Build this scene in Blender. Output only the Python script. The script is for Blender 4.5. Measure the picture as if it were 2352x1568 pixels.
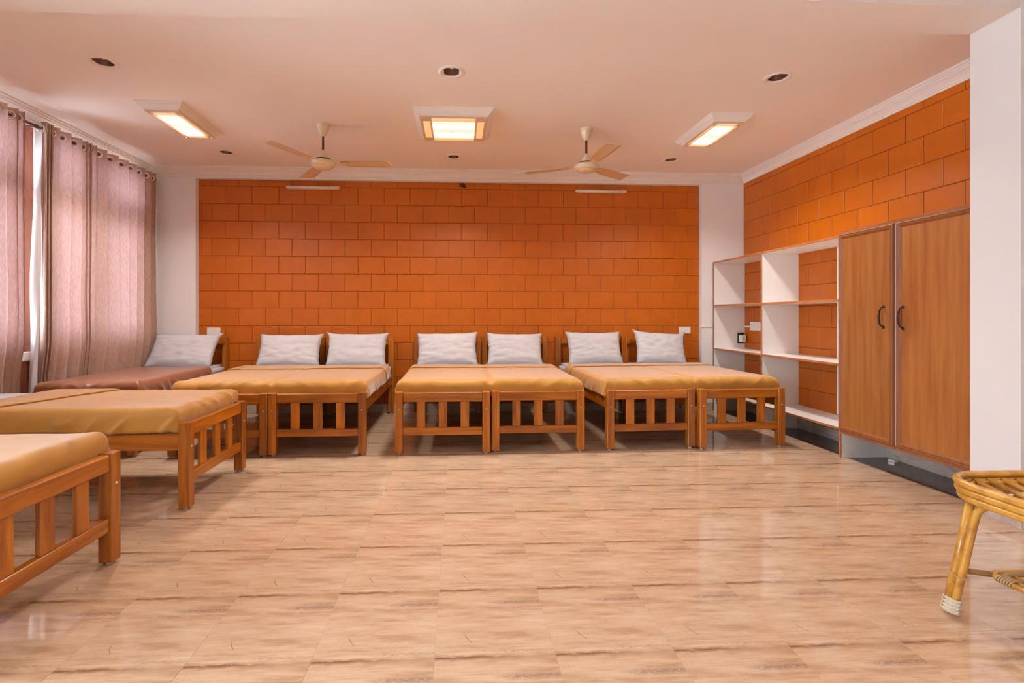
import bpy, bmesh, math, random
from mathutils import Vector, Matrix, noise

S = bpy.context.scene
for o in list(bpy.data.objects):
    bpy.data.objects.remove(o)
COL = S.collection
PI = math.pi

# ------------------------------------------------------------------ camera
cam_d = bpy.data.cameras.new('camera')
cam_d.sensor_width = 36.0
cam_d.lens = 36.0 * 1139.7 / 2352
cam_d.shift_x = (1176 - 1110.5) / 2352
cam_d.shift_y = -(784 - 726) / 2352
cam_d.clip_start = 0.05
cam = bpy.data.objects.new('camera', cam_d)
COL.objects.link(cam)
cam.location = (0, 0, 1.12)
cam.rotation_euler = (PI / 2, 0, -0.0501)
S.camera = cam

# ------------------------------------------------------------------ world, sun, exposure
W = bpy.data.worlds.new('overcast_sky')
S.world = W
W.use_nodes = True
bg = W.node_tree.nodes['Background']
bg.inputs[0].default_value = (0.74, 0.87, 1.0, 1)
bg.inputs[1].default_value = 6.2
sun_d = bpy.data.lights.new('sun', 'SUN')
sun_d.energy = 50.0
sun_d.angle = 0.02
sun_d.color = (1, 0.95, 0.86)
sun = bpy.data.objects.new('sun', sun_d)
COL.objects.link(sun)
sun.rotation_euler = (math.radians(20), math.radians(28), 0)   # from behind the building, onto the ground outside
S.view_settings.view_transform = 'Standard'
S.view_settings.look = 'None'
S.view_settings.gamma = 1
S.view_settings.use_curve_mapping = False
S.view_settings.exposure = 1.9
LAMP_COLOR = (1.0, 0.94, 0.89)   # colour of the ceiling lamps' light
LAMP_GLASS = 0.45                 # how bright their glass looks
S.cycles.max_bounces = 10
S.cycles.diffuse_bounces = 6
S.cycles.sample_clamp_indirect = 6.0

# ------------------------------------------------------------------ room numbers (metres, camera above the origin)
WX0, WX1 = -3.50, 3.408       # left and right wall faces
YB = 5.84                     # face of the block wall
YP = 5.77                     # face of the white piers
ZC = 2.80                     # ceiling
XF = 3.02                     # front of shelves and wardrobe
YN = -3.6                     # wall behind the camera

# ------------------------------------------------------------------ material helpers
def mat(name, col=(0.8, 0.8, 0.8), rough=0.5, spec=0.5, metal=0.0, coat=0.0, sheen=0.0):
    m = bpy.data.materials.new(name)
    m.use_nodes = True
    b = m.node_tree.nodes['Principled BSDF']
    b.inputs['Base Color'].default_value = (*col, 1)
    b.inputs['Roughness'].default_value = rough
    b.inputs['Specular IOR Level'].default_value = spec
    b.inputs['Metallic'].default_value = metal
    b.inputs['Coat Weight'].default_value = coat
    b.inputs['Coat Roughness'].default_value = 0.15
    b.inputs['Sheen Weight'].default_value = sheen
    b.inputs['Sheen Roughness'].default_value = 0.4
    b.inputs['Sheen Tint'].default_value = (0.92, 0.94, 1.0, 1)
    return m

class N:
    """small helper round a node tree"""
    def __init__(s, m):
        s.t = m.node_tree; s.b = s.t.nodes.get('Principled BSDF')
    def n(s, typ, **kw):
        x = s.t.nodes.new(typ)
        for k, v in kw.items(): setattr(x, k, v)
        return x
    def l(s, a, b): s.t.links.new(a, b)
    def coord(s, kind='Object', scale=(1, 1, 1), loc=(0, 0, 0)):
        tc = s.n('ShaderNodeTexCoord'); mp = s.n('ShaderNodeMapping')
        mp.inputs['Scale'].default_value = scale; mp.inputs['Location'].default_value = loc
        s.l(tc.outputs[kind], mp.inputs[0]); return mp.outputs[0]
    def noise(s, vec, scale=5, detail=3, rough=0.5, dist=0.0):
        x = s.n('ShaderNodeTexNoise'); s.l(vec, x.inputs['Vector'])
        x.inputs['Scale'].default_value = scale; x.inputs['Detail'].default_value = detail
        x.inputs['Roughness'].default_value = rough; x.inputs['Distortion'].default_value = dist
        return x.outputs['Fac']
    def ramp(s, fac, stops):
        r = s.n('ShaderNodeValToRGB'); e = r.color_ramp.elements
        while len(e) < len(stops): e.new(0.5)
        for i, (p, c) in enumerate(stops):
            e[i].position = p; e[i].color = (*c, 1) if len(c) == 3 else c
        s.l(fac, r.inputs[0]); return r.outputs[0]
    def mix(s, fac, a, b, mode='MIX'):
        x = s.n('ShaderNodeMix', data_type='RGBA', blend_type=mode)
        for sock, v in ((x.inputs[0], fac), (x.inputs[6], a), (x.inputs[7], b)):
            if isinstance(v, (int, float)): sock.default_value = v
            elif isinstance(v, tuple): sock.default_value = (*v, 1)
            else: s.l(v, sock)
        return x.outputs[2]
    def math(s, op, a, b=None, c=None):
        x = s.n('ShaderNodeMath', operation=op)
        for i, v in enumerate((a, b, c)):
            if v is None: continue
            if isinstance(v, (int, float)): x.inputs[i].default_value = v
            else: s.l(v, x.inputs[i])
        return x.outputs[0]
    def bump(s, h, strength=0.2, dist=0.01):
        x = s.n('ShaderNodeBump'); x.inputs['Strength'].default_value = strength
        x.inputs['Distance'].default_value = dist
        s.l(h, x.inputs['Height']); s.l(x.outputs[0], s.b.inputs['Normal'])
    def base(s, c): s.l(c, s.b.inputs['Base Color'])

def m_plaster(name, col, rough=0.6):
    m = mat(name, col, rough, 0.3); k = N(m); v = k.coord('Object')
    f = k.noise(v, 1.3, 4)
    k.base(k.ramp(f, [(0.3, tuple(c * 0.965 for c in col)), (0.7, col)]))
    k.bump(k.noise(v, 60, 3), 0.08, 0.003)
    return m

def m_block(name, a, b, rough=0.38):
    m = mat(name, a, rough, 0.45); k = N(m)
    oi = k.n('ShaderNodeObjectInfo')
    v = k.coord('Object', (1, 1, 1))
    vv = k.n('ShaderNodeVectorMath', operation='ADD'); k.l(v, vv.inputs[0]); k.l(oi.outputs['Location'], vv.inputs[1])
    c1 = k.mix(oi.outputs['Random'], a, b)
    f = k.noise(vv.outputs[0], 5, 5, 0.6)
    c2 = k.mix(k.ramp(f, [(0.35, (0, 0, 0)), (0.75, (1, 1, 1))]), c1, tuple(x * 0.93 for x in a))
    k.base(c2)
    f2 = k.noise(vv.outputs[0], 45, 5, 0.65)
    k.bump(f2, 0.25, 0.006)
    return m

def m_wood(name, dark, light, axis='Z', scale=1.0, rough=0.32, coat=0.25, stretch=14, contrast=(0.32, 0.7), dist=0.6):
    m = mat(name, light, rough, 0.5, coat=coat); k = N(m)
    sc = {'X': (1, stretch, stretch), 'Y': (stretch, 1, stretch), 'Z': (stretch, stretch, 1)}[axis]
    oi = k.n('ShaderNodeObjectInfo')
    v = k.coord('Object', tuple(x * scale for x in sc))
    off = k.math('MULTIPLY', oi.outputs['Random'], 37.0)
    vv = k.n('ShaderNodeVectorMath', operation='ADD'); k.l(v, vv.inputs[0]); k.l(off, vv.inputs[1])
    f = k.noise(vv.outputs[0], 1.6, 5, 0.6, dist)
    c = k.ramp(f, [(contrast[0], dark), (contrast[1], light)])
    tint = k.math('MULTIPLY_ADD', oi.outputs['Random'], 0.35, 0.8)
    c = k.mix(1.0, c, tint, 'MULTIPLY')
    k.base(c)
    k.bump(f, 0.06, 0.004)
    return m

def m_cloth(name, col, rough=0.75, sheen=0.3, weave=900, spec=0.25, bump=0.05):
    m = mat(name, col, rough, spec, sheen=sheen); k = N(m); v = k.coord('Object')
    f = k.noise(v, 6, 4)
    k.base(k.ramp(f, [(0.3, tuple(c * 0.92 for c in col)), (0.7, col)]))
    k.bump(k.noise(v, weave, 2), bump, 0.001)
    return m

M = {}
M['plaster'] = m_plaster('white_plaster', (0.82, 0.81, 0.81))
M['ceiling'] = m_plaster('ceiling_paint', (0.88, 0.81, 0.76))
M['cornice'] = m_plaster('cornice_gypsum', (0.82, 0.77, 0.74), 0.5)
M['block'] = m_block('painted_block', (0.50, 0.118, 0.002), (0.54, 0.132, 0.003))
M['mortar'] = m_plaster('block_joint', (0.22, 0.05, 0.008), 0.7)
M['laminate'] = mat('white_laminate', (0.84, 0.82, 0.79), 0.35, 0.4)
M['edging'] = m_wood('edge_strip_wood', (0.33, 0.10, 0.03), (0.52, 0.19, 0.07), 'Y', 2, 0.4, 0.1)
M['bedwood_x'] = m_wood('bed_wood_across', (0.24, 0.055, 0.003), (0.56, 0.185, 0.010), 'X')
M['bedwood_y'] = m_wood('bed_wood_along', (0.24, 0.055, 0.003), (0.54, 0.175, 0.010), 'Y')
M['bedwood_z'] = m_wood('bed_wood_upright', (0.26, 0.06, 0.003), (0.58, 0.195, 0.012), 'Z')
M['deckwood'] = m_wood('plywood_deck', (0.20, 0.12, 0.07), (0.33, 0.21, 0.13), 'X', 1, 0.6, 0)
M['veneer'] = m_wood('door_veneer', (0.31, 0.095, 0.018), (0.46, 0.185, 0.045), 'Z', 0.8, 0.42, 0.08, 16, (0.30, 0.70), 0.15)
M['doorframe'] = m_wood('door_frame_wood', (0.25, 0.075, 0.018), (0.37, 0.125, 0.03), 'Z', 2, 0.5, 0.0)
M['blanket'] = m_cloth('tan_blanket', (0.54, 0.255, 0.04), 0.55, 0.6, spec=0.3)
M['blanket_brown'] = m_cloth('brown_blanket', (0.32, 0.115, 0.045), 0.34, 0.3, spec=0.6)
M['sheet'] = m_cloth('white_cotton', (0.60, 0.59, 0.62), 0.8, 0.15, 700)
M['steel'] = mat('polished_steel', (0.88, 0.88, 0.9), 0.28, 0.5, 1.0)
M['boltmetal'] = mat('bolt_metal', (0.62, 0.50, 0.42), 0.35, 0.5, 0.9)
M['pad'] = mat('white_nylon', (0.75, 0.74, 0.72), 0.4)
M['rod'] = mat('curtain_rod_metal', (0.22, 0.10, 0.07), 0.3, 0.5, 0.6)
M['winframe'] = m_wood('window_frame_wood', (0.34, 0.14, 0.10), (0.45, 0.20, 0.15), 'Z', 2, 0.4, 0.1)
M['cream'] = mat('cream_enamel', (0.72, 0.58, 0.40), 0.3, 0.5, coat=0.3)
M['blade'] = mat('fan_blade_enamel', (0.62, 0.44, 0.26), 0.35)
M['brass'] = mat('gold_trim', (0.80, 0.55, 0.28), 0.3, 0.5, 0.5)
M['darkrod'] = mat('maroon_rod', (0.10, 0.012, 0.006), 0.35)
M['darkmetal'] = mat('dark_bronze', (0.07, 0.02, 0.012), 0.3, 0.5, 0.4)
M['plastic'] = mat('white_plastic', (0.80, 0.78, 0.74), 0.3)
M['capplastic'] = mat('ivory_plastic', (0.74, 0.62, 0.46), 0.35)
M['greyplastic'] = mat('grey_mark', (0.30, 0.28, 0.27), 0.5)
M['black'] = mat('black_plastic', (0.015, 0.012, 0.012), 0.4)
M['tubeglass'] = mat('tube_diffuser', (0.78, 0.72, 0.70), 0.15, 0.6, coat=0.5)
M['granite'] = mat('dark_granite', (0.05, 0.042, 0.042), 0.1, 0.5)
M['redsill'] = m_plaster('red_oxide_paint', (0.28, 0.09, 0.05), 0.5)
M['trunk'] = m_wood('tree_bark', (0.10, 0.07, 0.05), (0.2, 0.14, 0.1), 'Z', 3, 0.9, 0)
M['leaf'] = mat('leaf_green', (0.13, 0.30, 0.05), 0.5)
M['bounce_ground'] = m_plaster('cool_bounce_paving', (0.46, 0.51, 0.58), 0.9)  # paving tint set cool to bounce bluish light up into the room
M['chrome'] = mat('lamp_reflector', (0.55, 0.42, 0.36), 0.25, 0.5, 0.85)

k = N(M['granite']); v = k.coord('Object')
k.base(k.ramp(k.noise(v, 60, 4), [(0.35, (0.05, 0.04, 0.036)), (0.75, (0.15, 0.12, 0.11))]))

# marble skirting
m = mat('skirting_marble', (0.42, 0.33, 0.27), 0.25, 0.5); k = N(m); v = k.coord('Object', (1, 1, 3))
k.base(k.ramp(k.noise(v, 7, 6, 0.65, 1.2), [(0.3, (0.38, 0.29, 0.24)), (0.55, (0.58, 0.48, 0.41)), (0.75, (0.66, 0.56, 0.48))]))
M['skirting'] = m

# travertine floor tile: the same print on every tile, laid square
def make_tile_mat():
    m = mat('travertine_tile', (0.6, 0.45, 0.33), 0.09, 0.9)
    k = N(m); tc = k.n('ShaderNodeTexCoord'); sp = k.n('ShaderNodeSeparateXYZ'); k.l(tc.outputs['Object'], sp.inputs[0])
    u = k.math('FRACT', k.math('DIVIDE', sp.outputs[0], 0.4)); w = k.math('FRACT', k.math('DIVIDE', sp.outputs[1], 0.4))
    def vec(su, sw, o=0.0):
        cb = k.n('ShaderNodeCombineXYZ')
        k.l(k.math('MULTIPLY', u, su), cb.inputs[0]); k.l(k.math('MULTIPLY', w, sw), cb.inputs[1]); cb.inputs[2].default_value = o
        return cb.outputs[0]
    base = k.ramp(k.noise(vec(1.6, 9), 1.0, 5, 0.6, 0.3), [(0.28, (0.44, 0.27, 0.155)), (0.46, (0.58, 0.40, 0.26)), (0.72, (0.68, 0.50, 0.35))])
    # fine horizontal hairlines
    fine = k.noise(vec(2.2, 60, 3.0), 1.0, 4, 0.65)
    base = k.mix(k.ramp(fine, [(0.52, (0, 0, 0)), (0.70, (0.5, 0.5, 0.5))]), base, (0.40, 0.19, 0.09))
    # strong dark streak near the far edge, a speckled grey one in the middle right
    wob = k.math('MULTIPLY', k.math('SUBTRACT', k.noise(vec(4, 1, 9.0), 1.0, 4, 0.6), 0.5), 0.05)
    def band(pos, width, nlo, nhi, su, sw, off, lo=None):
        d = k.math('ABSOLUTE', k.math('SUBTRACT', k.math('ADD', w, wob), pos))
        g = k.math('SUBTRACT', 1.0, k.math('MINIMUM', k.math('DIVIDE', d, width), 1.0))
        nz = k.ramp(k.noise(vec(su, sw, off), 1.0, 5, 0.7), [(nlo, (0, 0, 0)), (nhi, (1, 1, 1))])
        g = k.math('MULTIPLY', g, nz)
        if lo is not None:
            g = k.math('MULTIPLY', g, k.ramp(u, lo))
        return g
    base = k.mix(k.math('MULTIPLY', band(0.855, 0.07, 0.35, 0.65, 6, 22, 15.0, [(0.0, (1, 1, 1)), (0.5, (0.8, 0.8, 0.8)), (0.9, (0.1, 0.1, 0.1))]), 0.6), base, (0.38, 0.19, 0.09))
    base = k.mix(k.math('MULTIPLY', band(0.885, 0.038, 0.30, 0.48, 9, 34, 5.0, [(0.0, (1, 1, 1)), (0.35, (1, 1, 1)), (0.75, (0.35, 0.35, 0.35)), (0.97, (0.2, 0.2, 0.2))]), 0.95), base, (0.20, 0.08, 0.03))
    base = k.mix(k.math('MULTIPLY', band(0.955, 0.025, 0.45, 0.6, 30, 60, 7.0, [(0.45, (0, 0, 0)), (0.55, (1, 1, 1))]), 0.7), base, (0.36, 0.22, 0.14))
    base = k.mix(k.math('MULTIPLY', band(0.66, 0.05, 0.36, 0.52, 28, 50, 1.0, [(0.45, (0, 0, 0)), (0.65, (1, 1, 1))]), 0.85), base, (0.27, 0.17, 0.12))
    base = k.mix(k.math('MULTIPLY', band(0.58, 0.03, 0.40, 0.55, 5, 30, 2.0), 0.6), base, (0.40, 0.22, 0.125))
    base = k.mix(k.math('MULTIPLY', band(0.33, 0.10, 0.45, 0.7, 4, 12, 4.0), 0.5), base, (0.70, 0.55, 0.42))
    # speckle, and the small crack printed on every tile
    sp2 = k.noise(vec(46, 60, 8.0), 1.0, 3, 0.8)
    patch = k.ramp(k.noise(vec(3, 5, 11.0), 1.0, 2), [(0.5, (0, 0, 0)), (0.62, (1, 1, 1))])
    spk = k.math('MULTIPLY', k.ramp(sp2, [(0.58, (0, 0, 0)), (0.66, (1, 1, 1))]), patch)
    base = k.mix(k.math('MULTIPLY', spk, 0.55), base, (0.34, 0.20, 0.13))
    cx_ = k.math('ADD', k.math('MULTIPLY_ADD', w, -0.55, 0.345), k.math('MULTIPLY', k.math('SUBTRACT', k.noise(vec(1, 30, 12.0), 1.0, 2), 0.5), 0.05))
    cd = k.math('ABSOLUTE', k.math('SUBTRACT', u, cx_))
    cr = k.math('SUBTRACT', 1.0, k.math('MINIMUM', k.math('DIVIDE', cd, 0.007), 1.0))
    cw = k.ramp(w, [(0.06, (0, 0, 0)), (0.08, (1, 1, 1)), (0.17, (1, 1, 1)), (0.20, (0, 0, 0))])
    base = k.mix(k.math('MULTIPLY', k.math('MULTIPLY', cr, cw), 0.8), base, (0.22, 0.10, 0.05))
    k.base(base)
    rg = k.noise(vec(3, 3, 6), 1.0, 3)
    k.l(k.math('MULTIPLY_ADD', rg, 0.05, 0.03), k.b.inputs['Roughness'])
    return m
M['tile'] = make_tile_mat()
M['grout'] = mat('tile_grout', (0.62, 0.46, 0.33), 0.6)

# translucent curtain
m = mat('curtain_fabric', (0.40, 0.25, 0.21), 0.6, 0.3, sheen=0.4)
k = N(m); out = k.t.nodes['Material Output']
v = k.coord('Object', (6, 6, 1))
cf = k.ramp(k.noise(v, 25, 4, 0.7), [(0.3, (0.38, 0.235, 0.175)), (0.7, (0.56, 0.375, 0.29))])
k.base(cf)
tr = k.n('ShaderNodeBsdfTranslucent'); k.l(k.mix(0.7, cf, (0.66, 0.42, 0.47)), tr.inputs[0])
mx = k.n('ShaderNodeMixShader'); mx.inputs[0].default_value = 0.105
k.l(k.b.outputs[0], mx.inputs[1]); k.l(tr.outputs[0], mx.inputs[2]); k.l(mx.outputs[0], out.inputs[0])
k.bump(k.noise(k.coord('Object'), 500, 2), 0.1, 0.001)
M['curtain'] = m
m2 = m.copy(); m2.name = 'curtain_header_fabric'
M['curtain_header'] = m2
m2.node_tree.nodes[mx.name].inputs[0].default_value = 0.10
m3 = mat('curtain_lining', (0.62, 0.60, 0.62), 0.35, 0.5, sheen=0.3); M['lining'] = m3

# window glass: thin pane, mostly clear with a fresnel reflection
m = bpy.data.materials.new('window_glass'); m.use_nodes = True; k = N(m); out = k.t.nodes['Material Output']
tp = k.n('ShaderNodeBsdfTransparent'); gl = k.n('ShaderNodeBsdfGlossy'); gl.inputs['Roughness'].default_value = 0.02
fr = k.n('ShaderNodeFresnel'); mx = k.n('ShaderNodeMixShader')
k.l(fr.outputs[0], mx.inputs[0]); k.l(tp.outputs[0], mx.inputs[1]); k.l(gl.outputs[0], mx.inputs[2]); k.l(mx.outputs[0], out.inputs[0])
M['glass'] = m

# lamp glass (gives off light) and its amber side glasses
def m_emit(name, col, strength, ribs=None):
    m = mat(name, (0.9, 0.85, 0.75), 0.3); k = N(m)
    k.b.inputs['Emission Color'].default_value = (*col, 1)
    k.b.inputs['Emission Strength'].default_value = strength
    if ribs:
        tc = k.n('ShaderNodeTexCoord'); sp = k.n('ShaderNodeSeparateXYZ'); k.l(tc.outputs['Object'], sp.inputs[0])
        s = k.math('SINE', k.math('MULTIPLY', sp.outputs[ribs[0]], ribs[1]))
        # two tubes behind the ribbed glass: bright bars, dimmer between
        d = k.math('ABSOLUTE', k.math('SUBTRACT', k.math('ABSOLUTE', sp.outputs[1 - ribs[0]]), ribs[2]))
        g = k.math('MAXIMUM', k.math('SUBTRACT', 1.0, k.math('DIVIDE', d, ribs[2] * 0.8)), 0.0)
        e = k.math('MULTIPLY', k.math('MULTIPLY_ADD', g, 0.50, 0.50), k.math('MULTIPLY_ADD', s, 0.2, 0.8))
        k.l(k.math('MULTIPLY', e, strength), k.b.inputs['Emission Strength'])
    return m
M['lampglass_c'] = m_emit('ribbed_lamp_glass', (1.0, 0.93, 0.80), LAMP_GLASS, (0, 420.0, 0.09))
M['lampglass_s'] = m_emit('ribbed_lamp_glass_narrow', (1.0, 0.93, 0.80), LAMP_GLASS, (0, 620.0, 0.12))
M['amber'] = m_emit('amber_side_glass', (1.0, 0.52, 0.12), 0.13)

# cane
def m_cane():
    m = mat('rattan_cane', (0.62, 0.31, 0.05), 0.28, 0.5, coat=0.4); k = N(m); v = k.coord('Object')
    f = k.noise(v, 14, 5, 0.6)
    f2 = k.noise(v, 60, 3, 0.6)
    c = k.ramp(f, [(0.3, (0.42, 0.17, 0.022)), (0.5, (0.66, 0.34, 0.05)), (0.75, (0.76, 0.46, 0.11))])
    c = k.mix(k.ramp(f2, [(0.68, (0, 0, 0)), (0.76, (0.6, 0.6, 0.6))]), c, (0.16, 0.06, 0.02))
    k.base(c); return m
M['cane'] = m_cane()
M['caneraw'] = mat('peeled_cane', (0.42, 0.26, 0.12), 0.6)
M['binding'] = mat('cane_binding', (0.50, 0.33, 0.17), 0.55)
M['woven'] = mat('woven_foot_wrap', (0.60, 0.52, 0.40), 0.7)

# ------------------------------------------------------------------ mesh helpers
def finish(name, bm, m, parent=None, smooth=False, loc=None):
    me = bpy.data.meshes.new(name); bm.normal_update(); bm.to_mesh(me); bm.free()
    if m is not None: me.materials.append(m)
    if smooth:
        for p in me.polygons: p.use_smooth = True
    o = bpy.data.objects.new(name, me); COL.objects.link(o)
    if parent is not None: o.parent = parent
    if loc is not None: o.location = loc
    return o

def tag(o, label, cat, group=None):
    o['label'] = label; o['category'] = cat
    if group: o['group'] = group
    return o

def thing(name, label, cat, loc=(0, 0, 0), rz=0.0, group=None):
    o = bpy.data.objects.new(name, None); o.empty_display_size = 0.1; COL.objects.link(o)
    o.location = loc; o.rotation_euler = (0, 0, rz)
    return tag(o, label, cat, group)

def struct(o):
    o['kind'] = 'structure'; return o

def copy_tree(o, parent=None):
    c = o.copy(); COL.objects.link(c)
    if parent is not None:
        c.parent = parent; c.matrix_parent_inverse = o.matrix_parent_inverse.copy()
    for ch in list(o.children): copy_tree(ch, c)
    return c

def add_box(bm, x0, x1, y0, y1, z0, z1, bev=0.0, seg=1):
    g = bmesh.ops.create_cube(bm, size=1)
    for v in g['verts']:
        v.co = Vector(((x0 + x1) / 2 + v.co.x * (x1 - x0), (y0 + y1) / 2 + v.co.y * (y1 - y0), (z0 + z1) / 2 + v.co.z * (z1 - z0)))
    if bev > 0:
        es = set()
        for v in g['verts']: es.update(v.link_edges)
        bmesh.ops.bevel(bm, geom=list(es), offset=bev, segments=seg, affect='EDGES', profile=0.5)

def box(name, x0, x1, y0, y1, z0, z1, m, parent=None, bev=0.0, seg=1):
    """box whose object origin sits at its centre bottom, so textures stay local"""
    bm = bmesh.new(); cx, cy = (x0 + x1) / 2, (y0 + y1) / 2
    add_box(bm, x0 - cx, x1 - cx, y0 - cy, y1 - cy, 0, z1 - z0, bev, seg)
    return finish(name, bm, m, parent, loc=(cx, cy, z0))

def add_cyl(bm, p0, p1, r0, r1=None, seg=16, caps=True):
    r1 = r0 if r1 is None else r1
    p0, p1 = Vector(p0), Vector(p1); d = p1 - p0; L = d.length
    rot = d.to_track_quat('Z', 'Y').to_matrix().to_4x4()
    mtx = Matrix.Translation((p0 + p1) / 2) @ rot
    bmesh.ops.create_cone(bm, cap_ends=caps, segments=seg, radius1=r0, radius2=r1, depth=L, matrix=mtx)

def cyl(name, p0, p1, r0, m, parent=None, r1=None, seg=16):
    bm = bmesh.new(); add_cyl(bm, p0, p1, r0, r1, seg)
    o = finish(name, bm, m, parent, smooth=False)
    for p in o.data.polygons: p.use_smooth = len(p.vertices) == 4
    return o

def lathe(name, prof, m, parent=None, seg=32, loc=None, sx=1.0, sy=1.0):
    bm = bmesh.new(); rings = []
    for r, z in prof:
        if r < 1e-5: rings.append([bm.verts.new((0, 0, z))])
        else: rings.append([bm.verts.new((r * sx * math.cos(2 * PI * i / seg), r * sy * math.sin(2 * PI * i / seg), z)) for i in range(seg)])
    for a, b in zip(rings, rings[1:]):
        for i in range(seg):
            j = (i + 1) % seg
            if len(a) == 1 and len(b) > 1: bm.faces.new((a[0], b[j], b[i]))
            elif len(b) == 1 and len(a) > 1: bm.faces.new((a[i], a[j], b[0]))
            elif len(a) > 1: bm.faces.new((a[i], a[j], b[j], b[i]))
    bmesh.ops.recalc_face_normals(bm, faces=bm.faces)
    return finish(name, bm, m, parent, True, loc)

def add_tube(bm, pts, r, seg=8, closed=False):
    pts = [Vector(p) for p in pts]; n = len(pts); rings = []
    up = Vector((0, 0, 1)); prev = None
    for i, p in enumerate(pts):
        a = pts[(i - 1) % n] if (closed or i > 0) else p
        b = pts[(i + 1) % n] if (closed or i < n - 1) else p
        t = (b - a).normalized()
        if prev is None:
            nrm = t.cross(up)
            if nrm.length < 1e-3: nrm = t.cross(Vector((1, 0, 0)))
        else:
            nrm = prev - t * prev.dot(t)
        nrm.normalize(); prev = nrm; bn = t.cross(nrm)
        rr = r[i] if isinstance(r, (list, tuple)) else r
        rings.append([bm.verts.new(p + (nrm * math.cos(2 * PI * q / seg) + bn * math.sin(2 * PI * q / seg)) * rr) for q in range(seg)])
    for i in range(n if closed else n - 1):
        a, b = rings[i], rings[(i + 1) % n]
        for q in range(seg):
            bm.faces.new((a[q], a[(q + 1) % seg], b[(q + 1) % seg], b[q]))
    if not closed:
        bm.faces.new(rings[0][::-1]); bm.faces.new(rings[-1])

def tube(name, pts, r, m, parent=None, seg=8, closed=False):
    bm = bmesh.new(); add_tube(bm, pts, r, seg, closed)
    bmesh.ops.recalc_face_normals(bm, faces=bm.faces)
    return finish(name, bm, m, parent, True)

def prism(name, poly, axis, a, b, m, parent=None):
    """extrude a 2D outline along 'x' or 'y' from a to b"""
    bm = bmesh.new()
    f = (lambda p, t: (t, p[0], p[1])) if axis == 'x' else ((lambda p, t: (p[0], t, p[1])) if axis == 'y' else (lambda p, t: (p[0], p[1], t)))
    A = [bm.verts.new(f(p, a)) for p in poly]; B = [bm.verts.new(f(p, b)) for p in poly]
    n = len(poly)
    for i in range(n): bm.faces.new((A[i], A[(i + 1) % n], B[(i + 1) % n], B[i]))
    bm.faces.new(A[::-1]); bm.faces.new(B)
    bmesh.ops.recalc_face_normals(bm, faces=bm.faces)
    return finish(name, bm, m, parent)

# ------------------------------------------------------------------ floor
rnd = random.Random(7)
TS = 0.4; TX0, TY0 = -0.0786, 1.6752
bm = bmesh.new(); add_box(bm, WX0 - 0.25, WX1 + 0.3, YN - 0.2, YB + 0.2, -0.12, -0.0012)
floor = struct(finish('floor', bm, M['grout']))
tile_cache = {}
def tile_mesh(u0, u1, w0, w1, h, m):
    key = (round(u0, 4), round(u1, 4), round(w0, 4), round(w1, 4), m.name)
    if key not in tile_cache:
        bm = bmesh.new(); g = 0.0005
        add_box(bm, u0 + g, u1 - g, w0 + g, w1 - g, -h, 0)
        top = [e for e in bm.edges if all(abs(v.co.z) < 1e-6 for v in e.verts)]
        bmesh.ops.bevel(bm, geom=top, offset=0.0008, segments=1, affect='EDGES')
        me = bpy.data.meshes.new('tile'); bm.to_mesh(me); bm.free(); me.materials.append(m); tile_cache[key] = me
    return tile_cache[key]
XB = 3.08
for j in range(-2, 11):
    for i in range(-9, 8):
        ox, oy = TX0 + TS * i, TY0 + TS * j
        u0, u1 = max(ox, WX0) - ox, min(ox + TS, XB) - ox
        w0, w1 = 0, min(oy + TS, YB) - oy
        if u1 - u0 < 0.01 or w1 - w0 < 0.01: continue
        if oy + w1 <= 2.35 or True:
            o = bpy.data.objects.new('tile', tile_mesh(u0, u1, w0, w1, 0.008, M['tile']))
            COL.objects.link(o); o.parent = floor; o.location = (ox, oy, 0)
# tiles right of the wardrobe line in front of the pillar
for j in range(-2, 2):
    ox, oy = TX0 + TS * 8, TY0 + TS * j
    o = bpy.data.objects.new('tile', tile_mesh(XB - ox, WX1 - ox, 0, TS if j < 1 else 2.35 - oy, 0.008, M['tile'])); COL.objects.link(o); o.parent = floor; o.location = (ox, oy, 0)
yy = 2.75
for Lb in (0.57, 0.9, 0.9, 0.72):
    o = bpy.data.objects.new('border_tile', tile_mesh(0, WX1 - XB, 0, Lb, 0.008, M['granite'])); COL.objects.link(o)
    o.parent = floor; o.location = (XB, yy, 0); o['label'] = 'dark granite border tile'; yy += Lb
# rear part of the floor, behind the viewpoint
box('rear_floor', WX0, WX1, YN, TY0 - 2 * TS, -0.008, 0, M['tile'], floor).location = ((WX0 + WX1) / 2, (YN + TY0 - 2 * TS) / 2, -0.008)

# ------------------------------------------------------------------ ceiling with holes for the downlights
DL = [(-2.347, 3.406), (-0.049, 3.42), (2.243, 3.386), (-2.38, 5.218), (-0.052, 5.241), (2.279, 5.226)]
hs = 0.052
xs = sorted({WX0 - 0.25, WX1 + 0.25} | {round(x + s * hs, 4) for x, y in DL for s in (-1, 1)})
ys = sorted({YN - 0.2, YB + 0.2} | {round(y + s * hs, 4) for x, y in DL for s in (-1, 1)})
bm = bmesh.new(); vg = {}
def gv(x, y):
    if (x, y) not in vg: vg[(x, y)] = bm.verts.new((x, y, ZC))
    return vg[(x, y)]
for a, b in zip(xs, xs[1:]):
    for c, d in zip(ys, ys[1:]):
        mx_, my_ = (a + b) / 2, (c + d) / 2
        if any(abs(mx_ - x) < hs and abs(my_ - y) < hs for x, y in DL): continue
        bm.faces.new((gv(a, c), gv(a, d), gv(b, d), gv(b, c)))
ceil = struct(finish('ceiling', bm, M['ceiling']))
bm = bmesh.new(); add_box(bm, WX0 - 0.3, WX1 + 0.3, YN - 0.3, YB + 0.3, 2.95, 3.1)
finish('sky_block_slab', bm, M['plaster'], ceil)  # unseen slab added to stop sky light leaking through the downlight holes
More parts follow.
